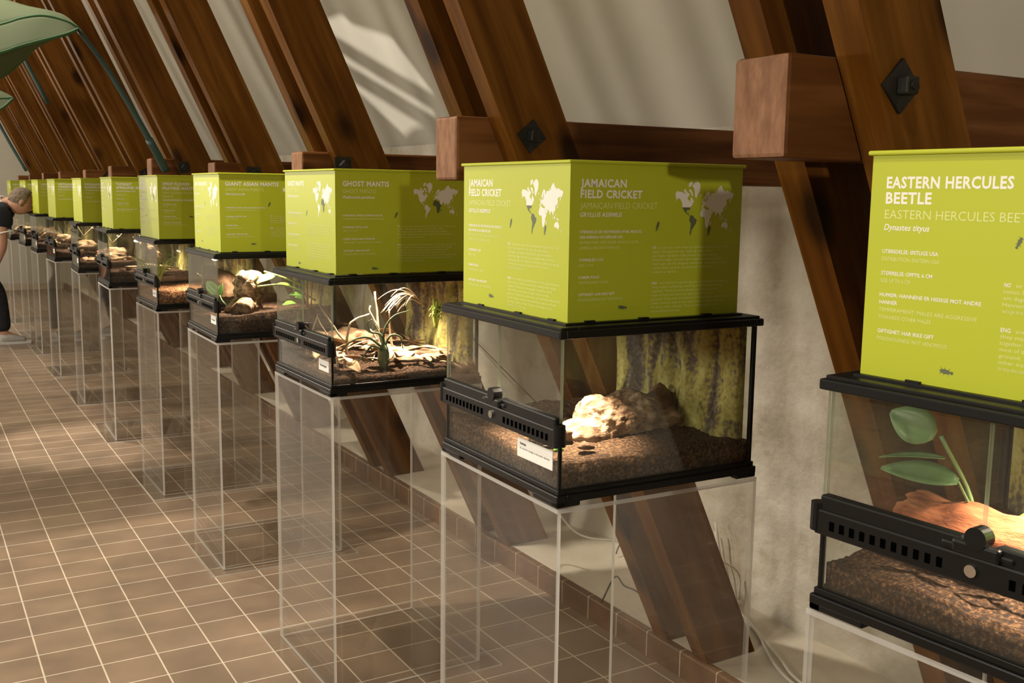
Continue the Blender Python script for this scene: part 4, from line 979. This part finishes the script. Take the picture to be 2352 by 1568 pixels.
def pole(pts, label):
    bm = bmesh.new(); tube(bm, smooth_path(pts, 5), .014, 10); o = finish('canopy_pole', bm, M['pole'], smooth=True); tag(o, label, 'pole')
pole([(.72, 7.70, 2.35), (.80, 7.70, 2.17), (.895, 7.70, 1.965)], 'short dark teal pole on a far rafter below the big leaf canopy')
pole([(.80, 11.05, 2.1), (.93, 11.05, 1.82), (1.06, 11.05, 1.56)], 'long thin teal pole along the far rafter near the gable wall')

# ------------------------------------------------------------------ person bending over a terrarium
M['skin'] = plain('skin', (.50, .27, .18), .55)
M['navy'] = plain('navy_cotton', (.008, .010, .018), .9)
M['piping'] = plain('white_piping', (.7, .7, .68), .8)
M['jeans'] = noisy('dark_denim', (.012, .013, .018), (.03, .032, .04), 40, .9, .2, .003)
M['shoe'] = noisy('grey_canvas', (.42, .41, .39), (.52, .51, .48), 40, .9, .2, .002)
M['sole'] = plain('white_rubber', (.7, .69, .66), .6)
M['hair'] = noisy('short_grey_hair', (.10, .07, .05), (.28, .22, .17), 60, .9, .5, .003)
def skin_mesh(name, verts, edges, radii, mat, parent, root=0, sub=2):
    me = bpy.data.meshes.new(name); me.from_pydata(verts, edges, []); o = bpy.data.objects.new(name, me); COL.objects.link(o)
    md = o.modifiers.new('skin', 'SKIN'); md.use_smooth_shade = True
    for k, r_ in enumerate(radii): me.skin_vertices[0].data[k].radius = r_ if isinstance(r_, tuple) else (r_, r_)
    me.skin_vertices[0].data[root].use_root = True
    s_ = o.modifiers.new('sub', 'SUBSURF'); s_.levels = sub; s_.render_levels = sub
    bpy.context.view_layer.update(); dg = bpy.context.evaluated_depsgraph_get(); dg.update()
    m2 = bpy.data.meshes.new_from_object(o.evaluated_get(dg)); m2.materials.clear(); m2.materials.append(mat)
    bpy.data.objects.remove(o); o = bpy.data.objects.new(name, m2); COL.objects.link(o)
    for p in m2.polygons: p.use_smooth = True
    if parent: o.parent = parent
    return o
per = empty('person', (.675, 10.38, 0))
hip = Vector((-.24, 0, .93)); ch = Vector((.05, -.16, 1.17)); nk = Vector((.135, -.22, 1.27)); hd = Vector((.215, -.27, 1.285))
V_, E_, R_ = [], [], []
def add(p, r_, prev=None):
    V_.append(tuple(p)); R_.append(r_)
    if prev is not None: E_.append((prev, len(V_) - 1))
    return len(V_) - 1
a = add(hip, .125); b = add(hip.lerp(ch, .5) + Vector((-.01, 0, .04)), .12, a); c = add(ch, .125, b); n1 = add(nk, .055, c); 
h1 = add(nk.lerp(hd, .45), .055, n1); h2 = add(hd, .082, h1); h3 = add(hd + Vector((.05, -.03, .0)), .075, h2)
for s_ in (-1, 1):
    sh = add(ch + Vector((.02, s_ * .17, .0)), .058, c); el = add(ch + Vector((.01, s_ * .23, -.28)), .046, sh); wr = add(ch + Vector((-.08, s_ * .20, -.50)), .032, el); hn = add(ch + Vector((-.06, s_ * .19, -.57)), (.018, .038), wr)
    hpv = add(hip + Vector((.0, s_ * .09, -.08)), .085, a); kn = add(Vector((-.12 if s_ > 0 else .02, s_ * .11, .48)), .058, hpv); an = add(Vector((-.20 if s_ > 0 else .05, s_ * .12, .09)), .04, kn)
    add(Vector((-.06 if s_ > 0 else .19, s_ * .13, .04)), .036, an)
    for f in range(5):
        base = Vector(V_[hn]); off = Vector((.004, (f - 2) * .016, -.03)); ln = (.05, .065, .072, .066, .052)[f]
        if f == (0 if s_ > 0 else 4): off = Vector((.012, (f - 2) * .018, -.006)); ln = .045
        f1 = add(base + off, .0095, hn); f2 = add(base + off + Vector((.006, (f - 2) * .003, -ln * .6)), .0085, f1); add(base + off + Vector((.02, (f - 2) * .003, -ln)), .007, f2)
skin_mesh('body', V_, E_, R_, M['skin'], per)
# shirt with sleeves
sv = [tuple(hip + Vector((0, 0, .02))), tuple(hip.lerp(ch, .5) + Vector((-.01, 0, .045))), tuple(ch + Vector((.0, 0, .01))), tuple(ch.lerp(nk, .62))]
se = [(0, 1), (1, 2), (2, 3)]; sr = [.18, .185, .195, .10]
for s_ in (-1, 1):
    k = len(sv); sv += [tuple(ch + Vector((.02, s_ * .175, .0))), tuple(ch + Vector((.045, s_ * .21, -.14)))]; se += [(2, k), (k, k + 1)]; sr += [.105, .085]
sht = skin_mesh('shirt', sv, se, sr, M['navy'], per)
bm = bmesh.new()
cpos = ch.lerp(nk, .93); ax = (nk - ch).normalized(); aa = ax.orthogonal().normalized(); bb = ax.cross(aa)
tube(bm, [cpos + (aa * math.cos(t) + bb * math.sin(t)) * .078 for t in [2 * math.pi * j / 20 for j in range(21)]], .014, 8); finish('collar', bm, M['piping'], sht, True)
for s_ in (-1, 1):
    bm = bmesh.new(); e0 = ch + Vector((.046, s_ * .212, -.165)); ax = Vector((.025, s_ * .035, -.14)).normalized(); aa = ax.orthogonal().normalized(); bb = ax.cross(aa)
    tube(bm, [e0 + (aa * math.cos(t) + bb * math.sin(t)) * .076 for t in [2 * math.pi * j / 20 for j in range(21)]], .006, 6); finish('sleeve_piping', bm, M['piping'], sht, True)
jv = [tuple(hip + Vector((0, 0, .03)))]; je = []; jr = [.15]
for s_ in (-1, 1):
    k = len(jv); jv += [tuple(hip + Vector((.0, s_ * .09, -.1))), (-.12 if s_ > 0 else .02, s_ * .11, .48), (-.20 if s_ > 0 else .05, s_ * .12, .10)]; je += [(0, k), (k, k + 1), (k + 1, k + 2)]; jr += [.11, .082, .075]
skin_mesh('jeans', jv, je, jr, M['jeans'], per)
for s_ in (-1, 1):
    x0 = -.20 if s_ > 0 else .05
    sh = skin_mesh('shoe', [(x0 - .05, s_ * .12, .05), (x0 + .04, s_ * .125, .06), (x0 + .13, s_ * .13, .045), (x0 + .19, s_ * .13, .038)], [(0, 1), (1, 2), (2, 3)], [(.045, .045), (.05, .05), (.044, .032), (.036, .022)], M['shoe'], per)
    bm = bmesh.new()
    ring = [(x0 - .10, -.03), (x0 - .09, .035), (x0 + .02, .04), (x0 + .14, .05), (x0 + .22, .035), (x0 + .235, 0), (x0 + .22, -.035), (x0 + .14, -.045), (x0 + .02, -.038), (x0 - .09, -.035)]
    lo = [bm.verts.new((x, s_ * .125 + y, .001)) for x, y in ring]; hi = [bm.verts.new((x, s_ * .125 + y, .024)) for x, y in ring]
    for j in range(len(ring)): bm.faces.new((lo[j], lo[(j + 1) % len(ring)], hi[(j + 1) % len(ring)], hi[j]))
    bm.faces.new(lo[::-1]); bm.faces.new(hi); finish('sole', bm, M['sole'], sh)
# head details: the face looks towards the terrarium, slightly down
fd = Vector((.86, .1, -.5)).normalized(); upv = Vector((.5, 0, .86)); upv = (upv - fd * upv.dot(fd)).normalized(); sdv = fd.cross(upv)
hc_ = hd + Vector((.025, -.015, .0))
bm = bmesh.new(); bmesh.ops.create_icosphere(bm, subdivisions=4, radius=1)
for v in list(bm.verts):
    if v.co.x > .25 and v.co.z < .75 or v.co.z < -.55: bm.verts.remove(v)
for v in bm.verts: v.co = hc_ + fd * (v.co.x * .108 - .004) + sdv * v.co.y * .087 + upv * (v.co.z * .108 + .012)
thicken(finish('hair', bm, M['hair'], per, True), .006)
bm = bmesh.new(); bmesh.ops.create_icosphere(bm, subdivisions=3, radius=1)
for v in bm.verts: v.co = hc_ + fd * (v.co.x * .10) + sdv * v.co.y * .080 + upv * (v.co.z * .112 - .01)
face_ = finish('head', bm, M['skin'], per, True)
bm = bmesh.new()
tube(bm, [hc_ + fd * .095 + upv * .02, hc_ + fd * .118 - upv * .012, hc_ + fd * .10 - upv * .024], [.007, .013, .009], 8)
finish('nose', bm, M['skin'], face_, True)
for s_ in (-1, 1):
    bm = bmesh.new(); bmesh.ops.create_uvsphere(bm, u_segments=10, v_segments=8, radius=1)
    for v in bm.verts: v.co = hc_ + sdv * (s_ * .083 + v.co.y * .010) + fd * (v.co.x * .018 - .012) + upv * (v.co.z * .032 - .008)
    finish('ear', bm, M['skin'], face_, True)
    bm = bmesh.new(); bmesh.ops.create_uvsphere(bm, u_segments=10, v_segments=8, radius=.011)
    for v in bm.verts: v.co += hc_ + fd * .088 + sdv * s_ * .032 + upv * .018
    finish('eye', bm, M['card'], face_, True)
bm = bmesh.new(); tube(bm, [hc_ + fd * .088 - sdv * .022 - upv * .052, hc_ + fd * .096 - upv * .05, hc_ + fd * .088 + sdv * .022 - upv * .052], [.003, .006, .003], 6)
finish('mouth', bm, plain('lips', (.40, .16, .12), .5), face_, True)
tag(per, 'person in a navy shirt with white piping, jeans and grey sneakers, bending over a terrarium', 'person')
